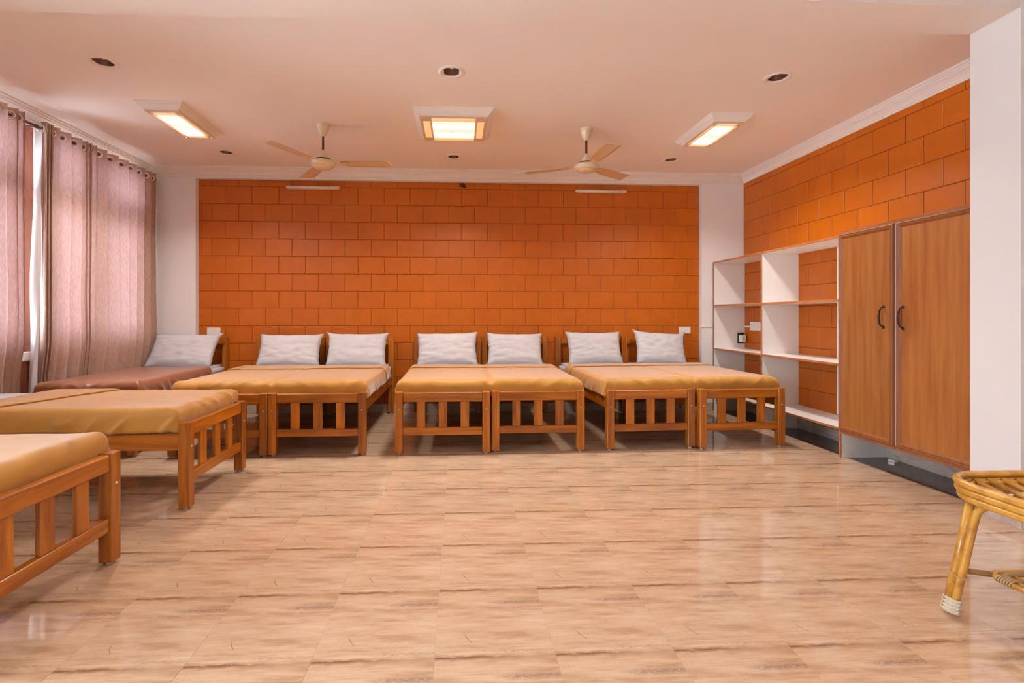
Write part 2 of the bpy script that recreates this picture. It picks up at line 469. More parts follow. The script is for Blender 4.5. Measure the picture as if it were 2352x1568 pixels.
# downstand beam across the near side of the bay
bm = bmesh.new()
lo = [(-3.5, 2.50), (-3.5, 2.79), (3.45, 2.725), (3.45, 2.47)]
A = [bm.verts.new((x, y, 2.75)) for x, y in lo]; B = [bm.verts.new((x, y, ZC + 0.01)) for x, y in lo]
for i in range(4): bm.faces.new((A[i], A[(i + 1) % 4], B[(i + 1) % 4], B[i]))
bm.faces.new(A); bm.faces.new(B[::-1]); bmesh.ops.recalc_face_normals(bm, faces=bm.faces)
struct(finish('trim_1', bm, M['ceiling']))

# ------------------------------------------------------------------ block walls
block_cache = {}
def block_mesh(w, h):
    key = (round(w, 3), round(h, 3))
    if key not in block_cache:
        bm = bmesh.new(); g = 0.0018; c = 0.004; d = 0.008
        x0, x1, z0, z1 = g, w - g, g, h - g
        F = [bm.verts.new(p) for p in ((x0 + c, 0, z0 + c), (x1 - c, 0, z0 + c), (x1 - c, 0, z1 - c), (x0 + c, 0, z1 - c))]
        E_ = [bm.verts.new(p) for p in ((x0, c * 0.7, z0), (x1, c * 0.7, z0), (x1, c * 0.7, z1), (x0, c * 0.7, z1))]
        G = [bm.verts.new(p) for p in ((x0, d, z0), (x1, d, z0), (x1, d, z1), (x0, d, z1))]
        bm.faces.new(F)
        for P_, Q in ((F, E_), (E_, G)):
            for i in range(4): bm.faces.new((P_[i], Q[i], Q[(i + 1) % 4], P_[(i + 1) % 4]))
        bmesh.ops.recalc_face_normals(bm, faces=bm.faces)
        me = bpy.data.meshes.new('block'); bm.to_mesh(me); bm.free(); me.materials.append(M['block']); block_cache[key] = me
    return block_cache[key]
def lay(parent, a0, a1, z0, z1, zt, bh, joint, bw, place, rotz, parity=0):
    """lay courses between a0..a1 along the wall, z0..z1"""
    k = -1
    while True:
        top, bot = zt - k * bh, zt - (k + 1) * bh
        if top <= z0 + 0.01: break
        t, b = min(top, z1), max(bot, z0)
        if t - b > 0.015:
            x = joint + (bw / 2 if (k + parity) % 2 else 0)
            while x > a0: x -= bw
            while x < a1 - 0.01:
                xa, xb = max(x, a0), min(x + bw, a1)
                if xb - xa > 0.02:
                    o = bpy.data.objects.new('block', block_mesh(xb - xa, t - b)); COL.objects.link(o); o.parent = parent
                    px = place(xa if rotz == 0 else xb, rnd.uniform(0, 0.0015))
                    o.location = (px[0], px[1], b); o.rotation_euler = (rnd.uniform(-0.003, 0.003), 0, rotz)
                x += bw
        k += 1
BX0, BX1 = -2.971, 2.891
bm = bmesh.new(); add_box(bm, WX0 - 0.25, WX1 + 0.3, YB + 0.004, YB + 0.25, -0.1, ZC + 0.2)
wall_back = struct(finish('wall_back', bm, M['mortar']))
# odd courses have joints at -2.676, even ones half a block over
lay(wall_back, BX0, BX1, 0.10, 2.687, 2.614, 0.2007, -2.676, 0.3015, lambda x, d: (x, YB - 0.003 - d), 0, 0)
bm = bmesh.new(); add_box(bm, WX1 + 0.004, WX1 + 0.3, YN - 0.2, YB + 0.25, -0.1, ZC + 0.2)
wall_right = struct(finish('wall_right', bm, M['mortar']))
place_r = lambda y, d: (WX1 - 0.003 - d, y)
# a block laid on the right wall faces -x: rotate by -90 degrees, its local x then runs towards -y
lay(wall_right, 2.74, YB - 0.02, 1.76, 2.715, 2.645, 0.2035, 3.173, 0.3, place_r, -PI / 2, 1)
lay(wall_right, 4.30, YB - 0.02, 0.10, 1.76, 2.645 - 0.2035 * 4, 0.2035, 3.173, 0.3, place_r, -PI / 2, 1)
box('plastered_rear', WX1 - 0.02, WX1 + 0.01, YN, 2.5, 0, ZC, M['plaster'], wall_right)

# white piers and the band over the block panel
struct(box('trim_2', WX0 - 0.02, BX0, YP, YB + 0.01, 0, ZC, M['plaster']))
struct(box('trim_3', BX1, WX1 + 0.004, YP, YB + 0.01, 0, ZC, M['plaster']))
struct(box('trim_4', BX0, BX1, YP, YB + 0.01, 2.687, ZC, M['plaster']))
# pillar at the right and its return
struct(box('wall_pillar', 2.96, WX1 + 0.05, 2.47, 2.73, 0, ZC, M['plaster']))
# wall behind the camera
struct(box('wall_near', WX0 - 0.2, WX1 + 0.3, YN - 0.2, YN, 0, ZC + 0.15, M['plaster']))

# skirting
struct(box('baseboard_back', BX0, BX1, YB - 0.018, YB + 0.005, 0, 0.10, M['skirting'], bev=0.002))
struct(box('baseboard_right', WX1 - 0.016, WX1 + 0.004, 2.73, 3.78, 0, 0.10, M['skirting'], bev=0.002))
struct(box('baseboard_alcove', WX1 - 0.016, WX1 + 0.004, 3.80, 5.77, 0, 0.10, M['skirting'], bev=0.002))
struct(box('baseboard_pillar', 2.952, 2.962, 2.46, 2.735, 0, 0.07, M['skirting'], bev=0.001))
struct(box('baseboard_pier', BX1 - 0.005, 3.02, YP - 0.012, YP + 0.002, 0, 0.10, M['skirting'], bev=0.002))

# cornice profile: (distance out from wall, height)
def cornice(name, pts):
    """pts: list of (x, y, outward dir) stations swept with the profile"""
    prof = [(0, -0.098), (0.012, -0.098), (0.012, -0.088), (0.020, -0.084), (0.020, -0.076), (0.034, -0.058), (0.052, -0.044), (0.062, -0.040), (0.062, -0.032), (0.074, -0.026), (0.074, -0.016), (0.088, -0.010), (0.088, 0.0), (0, 0)]
    bm = bmesh.new(); rows = []
    for (x, y, dx, dy) in pts:
        rows.append([bm.verts.new((x + dx * a, y + dy * a, ZC + b)) for a, b in prof])
    n = len(prof)
    for A, B in zip(rows, rows[1:]):
        for i in range(n): bm.faces.new((A[i], A[(i + 1) % n], B[(i + 1) % n], B[i]))
    bm.faces.new(rows[0]); bm.faces.new(rows[-1][::-1])
    bmesh.ops.recalc_face_normals(bm, faces=bm.faces)
    return struct(finish(name, bm, M['cornice']))
cornice('trim_5', [(WX0, YP, 1, -1), (WX1, YP, -1, -1)])
cornice('trim_6', [(WX1, YP, -1, -1), (WX1, 2.72, -1, 0)])
cornice('trim_7', [(WX0, YP, 1, -1), (WX0, 2.75, 1, 0)])

# dark nest-like hole in the top course
bm = bmesh.new()
for q in range(7):
    a = rnd.uniform(0, 6.28); bmesh.ops.create_icosphere(bm, subdivisions=1, radius=0.012 + rnd.uniform(0, 0.008), matrix=Matrix.Translation((rnd.uniform(-0.025, 0.03), rnd.uniform(-0.004, 0.004), rnd.uniform(-0.02, 0.02))))
o = finish('wasp_nest', bm, M['darkmetal'], loc=(0.045, YB - 0.008, 2.655))
tag(o, 'small dark clump stuck under the white band at the top middle of the orange wall', 'nest')

# ------------------------------------------------------------------ left wall with windows
WT = 0.16
WZ0, WZ1 = 0.83, 2.692
win = [(2.95, 5.60), (-0.3, 2.2)]
bm = bmesh.new()
for a, b in ((YN - 0.2, -0.3), (2.2, 2.95), (5.60, YB + 0.2)):
    add_box(bm, WX0 - WT, WX0, a, b, 0, ZC + 0.15)
for a, b in win:
    add_box(bm, WX0 - WT, WX0, a, b, 0, WZ0 - 0.07)
    add_box(bm, WX0 - WT, WX0, a, b, WZ1, ZC + 0.15)
wl = struct(finish('wall_left', bm, M['plaster']))
d_ = box('lower_wall_paint', WX0 - 0.001, WX0 + 0.004, 2.0, YP, 0.10, 0.752, M['redsill'], wl); d_['label'] = 'red brown painted wall under the window'

def window(idx, y0, y1, nb):
    """wooden frame with transom, sashes and thin glass; window_<n> is the outer frame"""
    xf0, xf1 = WX0 - 0.11, WX0 - 0.05
    bm = bmesh.new(); t = 0.05
    add_box(bm, xf0, xf1, y0, y1, WZ1 - t, WZ1); add_box(bm, xf0, xf1, y0, y1, WZ0, WZ0 + t)
    add_box(bm, xf0, xf1, y0, y0 + t, WZ0 + t, WZ1 - t); add_box(bm, xf0, xf1, y1 - t, y1, WZ0 + t, WZ1 - t)
    ZT = 2.13
    w = struct(finish('window_%d' % idx, bm, M['winframe']))
    box('transom', xf0, xf1, y0 + t, y1 - t, ZT - 0.035, ZT + 0.035, M['winframe'], w)
    bw = (y1 - y0) / nb
    for i in range(1, nb):
        yc = y0 + bw * i
        box('mullion', xf0, xf1, yc - 0.025, yc + 0.025, WZ0 + t, ZT - 0.035, M['winframe'], w)
        box('mullion', xf0, xf1, yc - 0.025, yc + 0.025, ZT + 0.035, WZ1 - t, M['winframe'], w)
    for i in range(nb):
        for za, zb in ((WZ0 + t, ZT - 0.035), (ZT + 0.035, WZ1 - t)):
            a = y0 + bw * i + (t if i == 0 else 0.025); b = y0 + bw * (i + 1) - (t if i == nb - 1 else 0.025)
            bm = bmesh.new(); s = 0.045; xa, xb = xf0 + 0.012, xf1 - 0.012
            add_box(bm, xa, xb, a + .002, a + s, za + .002, zb - .002); add_box(bm, xa, xb, b - s, b - .002, za + .002, zb - .002)
            add_box(bm, xa, xb, a + s, b - s, za + .002, za + s); add_box(bm, xa, xb, a + s, b - s, zb - s, zb - .002)
            sash = finish('sash', bm, M['winframe'], w)
            bm = bmesh.new(); add_box(bm, (xa + xb) / 2 - 0.002, (xa + xb) / 2 + 0.002, a + s - .004, b - s + .004, za + s - .004, zb - s + .004)
            finish('pane', bm, M['glass'], sash)
    bm = bmesh.new(); add_box(bm, WX0 - WT, WX0 + 0.025, y0, y1, WZ0 - 0.07, WZ0, 0.004)
    finish('window_sill', bm, M['laminate'], w)
    return w
window(1, 2.95, 5.60, 4)
window(2, -0.3, 2.2, 4)
# portals guide the sky light through the two openings
for a, b in win:
    d = bpy.data.lights.new('window_portal', 'AREA'); d.shape = 'RECTANGLE'; d.size = b - a; d.size_y = WZ1 - WZ0
    d.cycles.is_portal = True
    o = bpy.data.objects.new('window_portal', d); COL.objects.link(o); o.location = (WX0 - WT - 0.02, (a + b) / 2, (WZ0 + WZ1) / 2)
    o.rotation_euler = (PI / 2, 0, -PI / 2)

# ------------------------------------------------------------------ curtains
CX = -3.39; CZT = 2.70; CZB = 0.03; ROD_Z = 2.645
def smooth(a, b, x):
    t = max(0, min(1, (x - a) / (b - a))); return t * t * (3 - 2 * t)
class Drape:
    def __init__(s, knots, amp=0.044, seed=0, tight=0.0):
        s.k = knots; s.amp = amp; s.seed = seed       # knots: y of every grommet (two per fold)
    def y(s, u):
        i = max(0, min(len(s.k) - 2, int(u))); f = u - i
        return s.k[i] * (1 - f) + s.k[i + 1] * f
    def at(s, u, z):
        y = s.y(u); h = (CZT - z) / (CZT - CZB)
        a = s.amp * (1 - 0.18 * h) + 0.006 * noise.noise(Vector((y * 3, s.seed, h * 2)))
        ph = PI * u + 0.9 * h * noise.noise(Vector((y * 2.2, s.seed + 5, h * 1.1))) * 1.4
        x = CX + a * math.sin(ph)
        x += h * 0.012 * noise.noise(Vector((y * 9, z * 2.0, s.seed + 2)))
        yy = y + 0.010 * math.sin(2 * ph) * (1 - h * 0.5) + h * 0.03 * noise.noise(Vector((y * 1.5, z * 1.2, s.seed + 8)))
        low = 1 - smooth(0.55, 0.95, z)                # pushed back behind the beds
        x -= low * 0.035
        return Vector((x, yy, z))
    def mesh(s, z0, z1, nz, per=14):
        bm = bmesh.new(); n = (len(s.k) - 1) * per; rows = []
        for j in range(nz + 1):
            z = z0 + (z1 - z0) * j / nz
            rows.append([bm.verts.new(s.at(i / per, z)) for i in range(n + 1)])
        for A, B in zip(rows, rows[1:]):
            for i in range(n): bm.faces.new((A[i], A[i + 1], B[i + 1], B[i]))
        return bm
def torus(name, c, nrm, R, r, m, parent):
    q = Vector(nrm).normalized().to_track_quat('Z', 'Y'); pts = [Vector(c) + q @ Vector((R * math.cos(t), R * math.sin(t), 0)) for t in [2 * PI * i / 20 for i in range(20)]]
    return tube(name, pts, r, m, parent, 6, True)
def curtain(name, label, knots, seed):
    t = thing(name, label, 'curtain', (0, 0, 0), 0, 'window curtains')
    t.location = (CX, (knots[0] + knots[-1]) / 2, 0)
    inv = Matrix.Translation(-Vector(t.location))
    D = Drape(knots, seed=seed)
    def put(o): o.data.transform(inv); return o
    put(finish('panel', D.mesh(CZB, 2.600, 40), M['curtain'], t, True))
    put(finish('header_band', D.mesh(2.600, CZT, 3), M['curtain_header'], t, True))
    for i in range(len(knots)):
        if i == 0 or i == len(knots) - 1: uu = min(max(i, 0.02), len(knots) - 1.02)
        else: uu = i
        p = D.at(uu, ROD_Z); q = D.at(uu + 0.02, ROD_Z) - D.at(uu - 0.02 if uu > 0.02 else uu, ROD_Z)
        nrm = Vector((-q.y, q.x, 0)).normalized()
        for s_ in (-1, 1):
            pass
        put(torus('grommet', p, nrm, 0.027, 0.0068, M['steel'], t))
    return t, D
kA = [4.205, 4.222, 4.236, 4.252, 4.266, 4.285, 4.31, 4.385, 4.42, 4.515, 4.555, 4.63, 4.652, 4.676, 4.698, 4.722, 4.75, 4.80, 4.85, 4.96, 5.01, 5.12, 5.17, 5.265, 5.305, 5.395, 5.43, 5.515, 5.555, 5.625, 5.655, 5.69, 5.725]
kB = [2.72, 2.80, 2.86, 2.95, 3.02, 3.12, 3.18, 3.28, 3.34, 3.44, 3.50, 3.59, 3.65, 3.75, 3.81, 3.90, 3.93, 3.97, 3.99, 4.025]
cA, dA = curtain('eyelet_curtain', 'pinkish brown eyelet curtain with sunlit folds hanging behind the single brown bed', kA, 1.0)
cB, dB = curtain('eyelet_curtain', 'pinkish brown eyelet curtain cut off by the left edge of the photo', kB, 4.0)
# turned-back silvery edge of the far curtain
bm = bmesh.new(); rows = []
for j in range(31):
    z = CZB + (CZT - 0.012 - CZB) * j / 30; h = (CZT - z) / 2.67
    rows.append([bm.verts.new((CX + 0.01 - (0.058) * f - 0.006 * math.sin(f * 5 + z * 2) - 0.02 * h * (1 - smooth(.5, 1, z)) , 4.20 - 0.012 * math.sin(f * PI) - 0.03 * h * f - 0.02 * h + 0.008 * math.sin(z * 5 + f * 4), z)) for f in [i / 8 for i in range(9)]])
for A, B in zip(rows, rows[1:]):
    for i in range(8): bm.faces.new((A[i], A[i + 1], B[i + 1], B[i]))
bmesh.ops.transform(bm, matrix=Matrix.Translation(-Vector(cA.location)), verts=bm.verts)
o = finish('lining_edge', bm, M['lining'], cA, True); o['label'] = 'silvery grey turned back lining edge'
rodt = thing('curtain_rod', 'thin dark brown metal rod carrying the eyelet curtains at the left', 'curtain rod', (CX, 4.2, ROD_Z))
cyl('pole', (0, -1.6, 0), (0, 1.545, 0), 0.0105, M['rod'], rodt)
for yb in (4.19, 5.70, 2.70):
    bm = bmesh.new(); add_cyl(bm, (-0.105, yb - 4.2 - 0.03, 0.0), (0, yb - 4.2 - 0.03, 0), 0.006, seg=8)
    add_cyl(bm, (-0.109, yb - 4.2 - 0.03, 0.0), (-0.100, yb - 4.2 - 0.03, 0), 0.02, seg=12)
    add_cyl(bm, (0, yb - 4.2 - 0.04, 0.0), (0, yb - 4.2 - 0.02, 0), 0.015, seg=12)
    finish('bracket', bm, M['rod'], rodt)

# ------------------------------------------------------------------ outside: ground and trees beyond the window
bm = bmesh.new(); add_box(bm, -40, WX0 - WT - 0.05, -20, 25, -3.2, -3.1)
struct(finish('ground', bm, M['bounce_ground']))
def tree(label, x, y, h, cr, seed):
    r = random.Random(seed); t = thing('leafy_tree', label, 'tree', (x, y, -3.1))
    cyl('trunk', (0, 0, 0), (0.1, 0.05, h - cr), 0.14, M['trunk'], t, 0.08, 10)
    bm = bmesh.new()
    for i in range(2600):
        d = Vector((r.gauss(0, 1), r.gauss(0, 1), r.gauss(0, 1))).normalized() * cr * (r.random() ** 0.4)
        d.z *= 0.8; c = d + Vector((0.1, 0.05, h - cr * 0.8))
        a = Vector((r.gauss(0, 1), r.gauss(0, 1), r.gauss(0, 1))).normalized(); b = a.orthogonal().normalized()
        s = 0.09 + r.random() * 0.05
        bm.faces.new([bm.verts.new(c + a * s), bm.verts.new(c + b * s * 0.5), bm.verts.new(c - a * s), bm.verts.new(c - b * s * 0.5)])
    f = finish('foliage', bm, M['leaf'], t); f['kind'] = 'stuff'
    return t
tree('green leafy tree seen through the gap between the curtains', -7.8, 9.0, 4.9, 1.4, 3)
tree('taller green tree standing farther off beyond the window', -12.0, 13.5, 6.4, 2.0, 5)

# ------------------------------------------------------------------ bed
BW, BL = 0.77, 1.76
def make_bed():
    t = thing('wooden_cot', 'x', 'bed', (0, 0, 0), 0, 'slatted wooden single beds')
    h = BW / 2; p = 0.062; zf = 0.50; zh = 0.885
    def nail(parent, x, y, z, r=0.008, nrm=(0, -1, 0)):
        n = Vector(nrm); c = Vector((x, y, z)); bm = bmesh.new()
        add_cyl(bm, c, c + n * 0.005, r, r * 0.6, 10); finish('bolt', bm, M['boltmetal'], parent)
    for sx in (-1, 1):
        xa, xb = (sx * h, sx * (h - p)) if sx < 0 else (h - p, h)
        l = box('leg', xa, xb, 0, p, 0.014, zf + 0.006, M['bedwood_z'], t, 0.004, 1)
        nail(t, (xa + xb) / 2, 0.0, 0.365)
        cyl('foot_pad', ((xa + xb) / 2, p / 2, 0.0), ((xa + xb) / 2, p / 2, 0.0145), 0.014, M['pad'], t, seg=10)
        box('headboard_post', xa, xb, BL - 0.045, BL, 0.014, zh, M['bedwood_z'], t, 0.004, 1)
        cyl('foot_pad', ((xa + xb) / 2, BL - 0.022, 0.0), ((xa + xb) / 2, BL - 0.022, 0.0145), 0.014, M['pad'], t, seg=10)
        xr = (sx * (h - 0.012), sx * (h - 0.037)); a, b = min(xr), max(xr)
        box('side_rail', a, b, p, BL - 0.045, 0.345, 0.445, M['bedwood_y'], t, 0.003, 1)
    box('top_rail', -h + p, h - p, 0.008, 0.05, 0.425, zf, M['bedwood_x'], t, 0.005, 1)
    box('bottom_rail', -h + p, h - p, 0.010, 0.045, 0.155, 0.215, M['bedwood_x'], t, 0.003, 1)
    inner = BW - 2 * p; sw = 0.070; gap = (inner - 3 * sw) / 4
    for i in range(3):
        xa = -h + p + gap * (i + 1) + sw * i
        box('slat', xa, xa + sw, 0.018, 0.038, 0.215, 0.425, M['bedwood_z'], t, 0.002, 1)
    box('headboard_rail', -h + p, h - p, BL - 0.035, BL - 0.010, 0.795, 0.865, M['bedwood_x'], t, 0.003, 1)
    box('headboard_rail', -h + p, h - p, BL - 0.035, BL - 0.010, 0.50, 0.57, M['bedwood_x'], t, 0.003, 1)
    box('head_end_rail', -h + p, h - p, BL - 0.035, BL - 0.010, 0.345, 0.43, M['bedwood_x'], t, 0.003, 1)
    box('deck', -h + 0.006, h - 0.006, p, BL - 0.045, 0.4455, 0.4555, M['deckwood'], t)
    box('cross_bearer', -h + 0.037, h - 0.037, 0.60, 0.64, 0.38, 0.445, M['bedwood_x'], t)
    box('cross_bearer', -h + 0.037, h - 0.037, 1.15, 1.19, 0.38, 0.445, M['bedwood_x'], t)
    return t
bed0 = make_bed()
BEDS = [
 (-2.955, 4.06, 0.033, 'wooden single bed under the brown blanket beside the curtains'),
 (-1.905, 4.02, 0.0, 'wooden slatted bed half hidden behind the nearer beds, left of the left-hand pair'),
 (-1.131, 4.03, 0.0, 'wooden slatted bed forming the right half of the left-hand pair'),
 (-0.128, 4.03, 0.0, 'wooden slatted bed forming the left half of the middle pair'),
 (0.658, 4.06, 0.0, 'wooden slatted bed forming the right half of the middle pair'),
 (1.620, 4.09, 0.055, 'wooden slatted bed forming the left half of the pair nearest the shelves'),
 (2.410, 4.09, 0.055, 'wooden slatted bed standing right next to the white shelves'),
 (-1.55, 3.320, PI / 2, 'wooden bed set crosswise, second from the front at the left'),
 (-1.55, 1.978, PI / 2, 'nearest wooden bed, cut off at the left front corner'),
]
beds = []
for i, (x, y, rz, lab) in enumerate(BEDS):
    b = bed0 if i == 0 else copy_tree(bed0)
    b.location = (x, y, 0); b.rotation_euler = (0, 0, rz); b['label'] = lab; beds.append(b)

# mattresses ----------------------------------------------------------
def rounded_slab(w, y0, y1, z0, z1, r, seed):
    bm = bmesh.new(); add_box(bm, -w / 2, w / 2, y0, y1, z0, z1)
    bmesh.ops.subdivide_edges(bm, edges=[e for e in bm.edges if abs(e.verts[0].co.y - e.verts[1].co.y) > .5], cuts=10)
    es = [e for e in bm.edges if (abs(e.verts[0].co.z - e.verts[1].co.z) < 1e-6 and len(e.link_faces) == 2 and e.calc_face_angle(0) > 1) or abs(e.verts[0].co.z - e.verts[1].co.z) > .05]
    bmesh.ops.bevel(bm, geom=es, offset=r, segments=4, affect='EDGES')
    for v in bm.verts:
        n = noise.noise(v.co * 5 + Vector((seed, 0, 0))) * 0.006
        v.co.x += n * (1 if v.co.x > 0 else -1); 
    return bm
mat0 = finish('mattress', rounded_slab(BW - 0.04, 0.088, BL - 0.055, 0.456, 0.578, 0.03, 0), M['sheet'], smooth=True)
mat0.data.name = 'mattress'
ML = ['white sheeted mattress on the bed beside the curtains', 'white sheeted mattress on the left bed of the left-hand pair',
      'white sheeted mattress on the right bed of the left-hand pair', 'white sheeted mattress on the left bed of the middle pair',
      'white sheeted mattress on the right bed of the middle pair', 'white sheeted mattress on the left bed of the right-hand pair',
      'white sheeted mattress on the bed next to the shelves', 'white sheeted mattress on the crosswise bed second from the front',
      'white sheeted mattress on the nearest bed at the front left']
for i, (x, y, rz, lab) in enumerate(BEDS):
    o = mat0 if i == 0 else mat0.copy()
    if i: COL.objects.link(o)
    o.location = (x, y, 0); o.rotation_euler = (0, 0, rz); tag(o, ML[i], 'mattress', 'mattresses on the wooden beds')

# blankets ----------------------------------------------------------
def blanket(label, loc, rz, half, crease, y0, y1, m, seed, dropL=0.11, dropR=0.11, fold=0.36, group='blankets on the beds', skew=0.0, mess=1.0):
    """cloth over the mattress; local frame as the bed: foot end at y=0"""
    zt = 0.592; r = 0.045; rf = 0.055
    yf = 0.060                                   # outer face at the foot, tucked behind the foot board
    def edge(s, hw, r):                          # distance along the cloth from the middle -> (pos, drop)
        a = abs(s); sg = 1 if s >= 0 else -1; flat = hw - r; arc = r * PI / 2
        if a <= flat: return sg * a, 0.0
        if a <= flat + arc:
            t = (a - flat) / r; return sg * (flat + r * math.sin(t)), r * (1 - math.cos(t))
        return sg * hw, r + (a - flat - arc)
    flat = half - r; arc = r * PI / 2
    S0 = -(flat + arc + dropL - r); S1 = flat + arc + dropR - r
    ns = int((S1 - S0) / 0.014)
    Lf = (y1 - yf) - rf; Tm = Lf + rf * PI / 2 + 0.125 - rf
    nt = int(Tm / 0.014)
    def point(s, t, lift=0.0):
        x, ds = edge(s, half, r)
        # t measured from the head edge to the foot
        if t <= Lf: y, dt = y1 - t, 0.0
        elif t <= Lf + rf * PI / 2:
            q = (t - Lf) / rf; y, dt = y1 - Lf - rf * math.sin(q), rf * (1 - math.cos(q))
        else: y, dt = yf, rf + (t - Lf - rf * PI / 2)
        hem = 0.016 * noise.noise(Vector((t * 3, seed, 1.0 if s > 0 else 5.0)))
        side = smooth(0.02, 0.10, ds)
        ds2 = ds * (1 + side * hem * 6)
        z = zt - max(ds2, dt)
        # both edges drop: tuck the corner
        both = min(ds, dt)
        if both > 0: x -= math.copysign(0.012 * smooth(0, 0.08, both), x)
        P = Vector((x, y, z + lift))
        # soft waviness of the top
        P.z += 0.0045 * mess * noise.noise(Vector((x * 3.1, y * 2.3, seed))) * (1 - side)
        P.z += 0.0016 * mess * noise.noise(Vector((x * 14, y * 9, seed + 3)))
        # creases at the foot end: diagonal pulls
        ft = smooth(Lf - 0.16, Lf + 0.05, t) * (1 - 0.4 * smooth(0.05, 0.12, dt))
        w = noise.noise(Vector((x * 5.5 + (t - Lf) * 6 * (1 if noise.noise(Vector((x * 1.7, seed, 0))) > 0 else -1), seed + 7, (t - Lf) * 2)))
        ridge = (1 - abs(w) * 2.2); ridge = max(0, ridge) ** 2
        P.y -= 0.010 * mess * ridge * ft * (1 if dt > 0.0 else 0.3) * (1 - smooth(0.07, 0.10, dt)); P.z += 0.009 * mess * ridge * ft
        # folds along the sides
        if side > 0:
            w = noise.noise(Vector((t * 7 + ds * 5, seed + 11, ds * 3))); rg = max(0, 1 - abs(w) * 2.5) ** 2
            P.x += math.copysign(0.016 * mess * side * rg + 0.004 * side, x)
        for c in crease:
            d = abs(x - c); P.z -= 0.016 * math.exp(-(d / 0.022) ** 2) * (0.35 + 0.65 * smooth(Lf - 0.6, Lf, t)) * (1 if dt < 0.02 else 0.6)
        return P
    def build(sa, sb, t0, t1, lift, shear=0.0, curl=False):
        bm = bmesh.new(); rows = []
        mt = max(2, int((t1 - t0) / 0.014)); ms = max(2, int((sb - sa) / 0.014))
        for j in range(mt + 1):
            row = []
            for i in range(ms + 1):
                s = sa + (sb - sa) * i / ms; f = (s - sa) / (sb - sa)
                tt = t0 + (t1 + shear * f - t0) * j / mt
                P = point(s, tt, 0)
                if lift:
                    x, ds = edge(s, half, r)
                    nx = smooth(0.0, 0.045, ds)
                    P.z += lift * (1 - nx); P.x += math.copysign(lift * nx, x)
                    if j == mt: P.z -= 0.0 
                row.append(bm.verts.new(P))
            rows.append(row)
        for A, B in zip(rows, rows[1:]):
            for i in range(len(A) - 1): bm.faces.new((A[i], B[i], B[i + 1], A[i + 1]))
        bmesh.ops.recalc_face_normals(bm, faces=bm.faces)
        if sum(f.normal.z for f in bm.faces) < 0: bmesh.ops.reverse_faces(bm, faces=bm.faces)
        return bm
    o = finish('blanket', build(S0, S1, 0.0, Tm, 0.0), m, smooth=True)
    md = o.modifiers.new('thickness', 'SOLIDIFY'); md.thickness = 0.005; md.offset = -1
    o.location = loc; o.rotation_euler = (0, 0, rz); tag(o, label, 'blanket', group)
    if fold:
        f = finish('folded_band', build(S0 + 0.01, S1 - 0.01, -0.004, fold, 0.011, skew), m, o, True)
        md = f.modifiers.new('thickness', 'SOLIDIFY'); md.thickness = 0.008; md.offset = -1
    return o
def pair_loc(a, b):
    A, B = BEDS[a], BEDS[b]; return ((A[0] + B[0]) / 2, (A[1] + B[1]) / 2, 0)
blanket('dark brown satiny blanket on the single bed beside the curtains', (BEDS[0][0] - 0.01, BEDS[0][1], 0), BEDS[0][2], 0.392, [], 0.06, 1.33, M['blanket_brown'], 1.0, 0.14, 0.14, 0.0)
blanket('tan blanket spread over the left-hand pair of beds', pair_loc(1, 2), 0, 0.772, [0.0], 0.06, 1.33, M['blanket'], 2.0, 0.135, 0.14, 0.36, skew=-0.10)
blanket('tan blanket spread over the middle pair of beds', pair_loc(3, 4), 0.0, 0.775, [-0.005], 0.06, 1.31, M['blanket'], 3.3, 0.15, 0.13, 0.27)
blanket('tan blanket spread over the pair of beds nearest the shelves', pair_loc(5, 6), 0.055, 0.780, [0.01], 0.06, 1.31, M['blanket'], 4.6, 0.145, 0.12, 0.22)
blanket('tan blanket on the crosswise bed second from the front', BEDS[7][:2] + (0,), PI / 2, 0.388, [], 0.06, 1.30, M['blanket'], 6.1, 0.14, 0.145, 0.16, skew=0.30)
blanket('tan blanket on the nearest bed at the front left', BEDS[8][:2] + (0,), PI / 2, 0.388, [], 0.06, 1.30, M['blanket'], 7.7, 0.14, 0.14, 0.25)

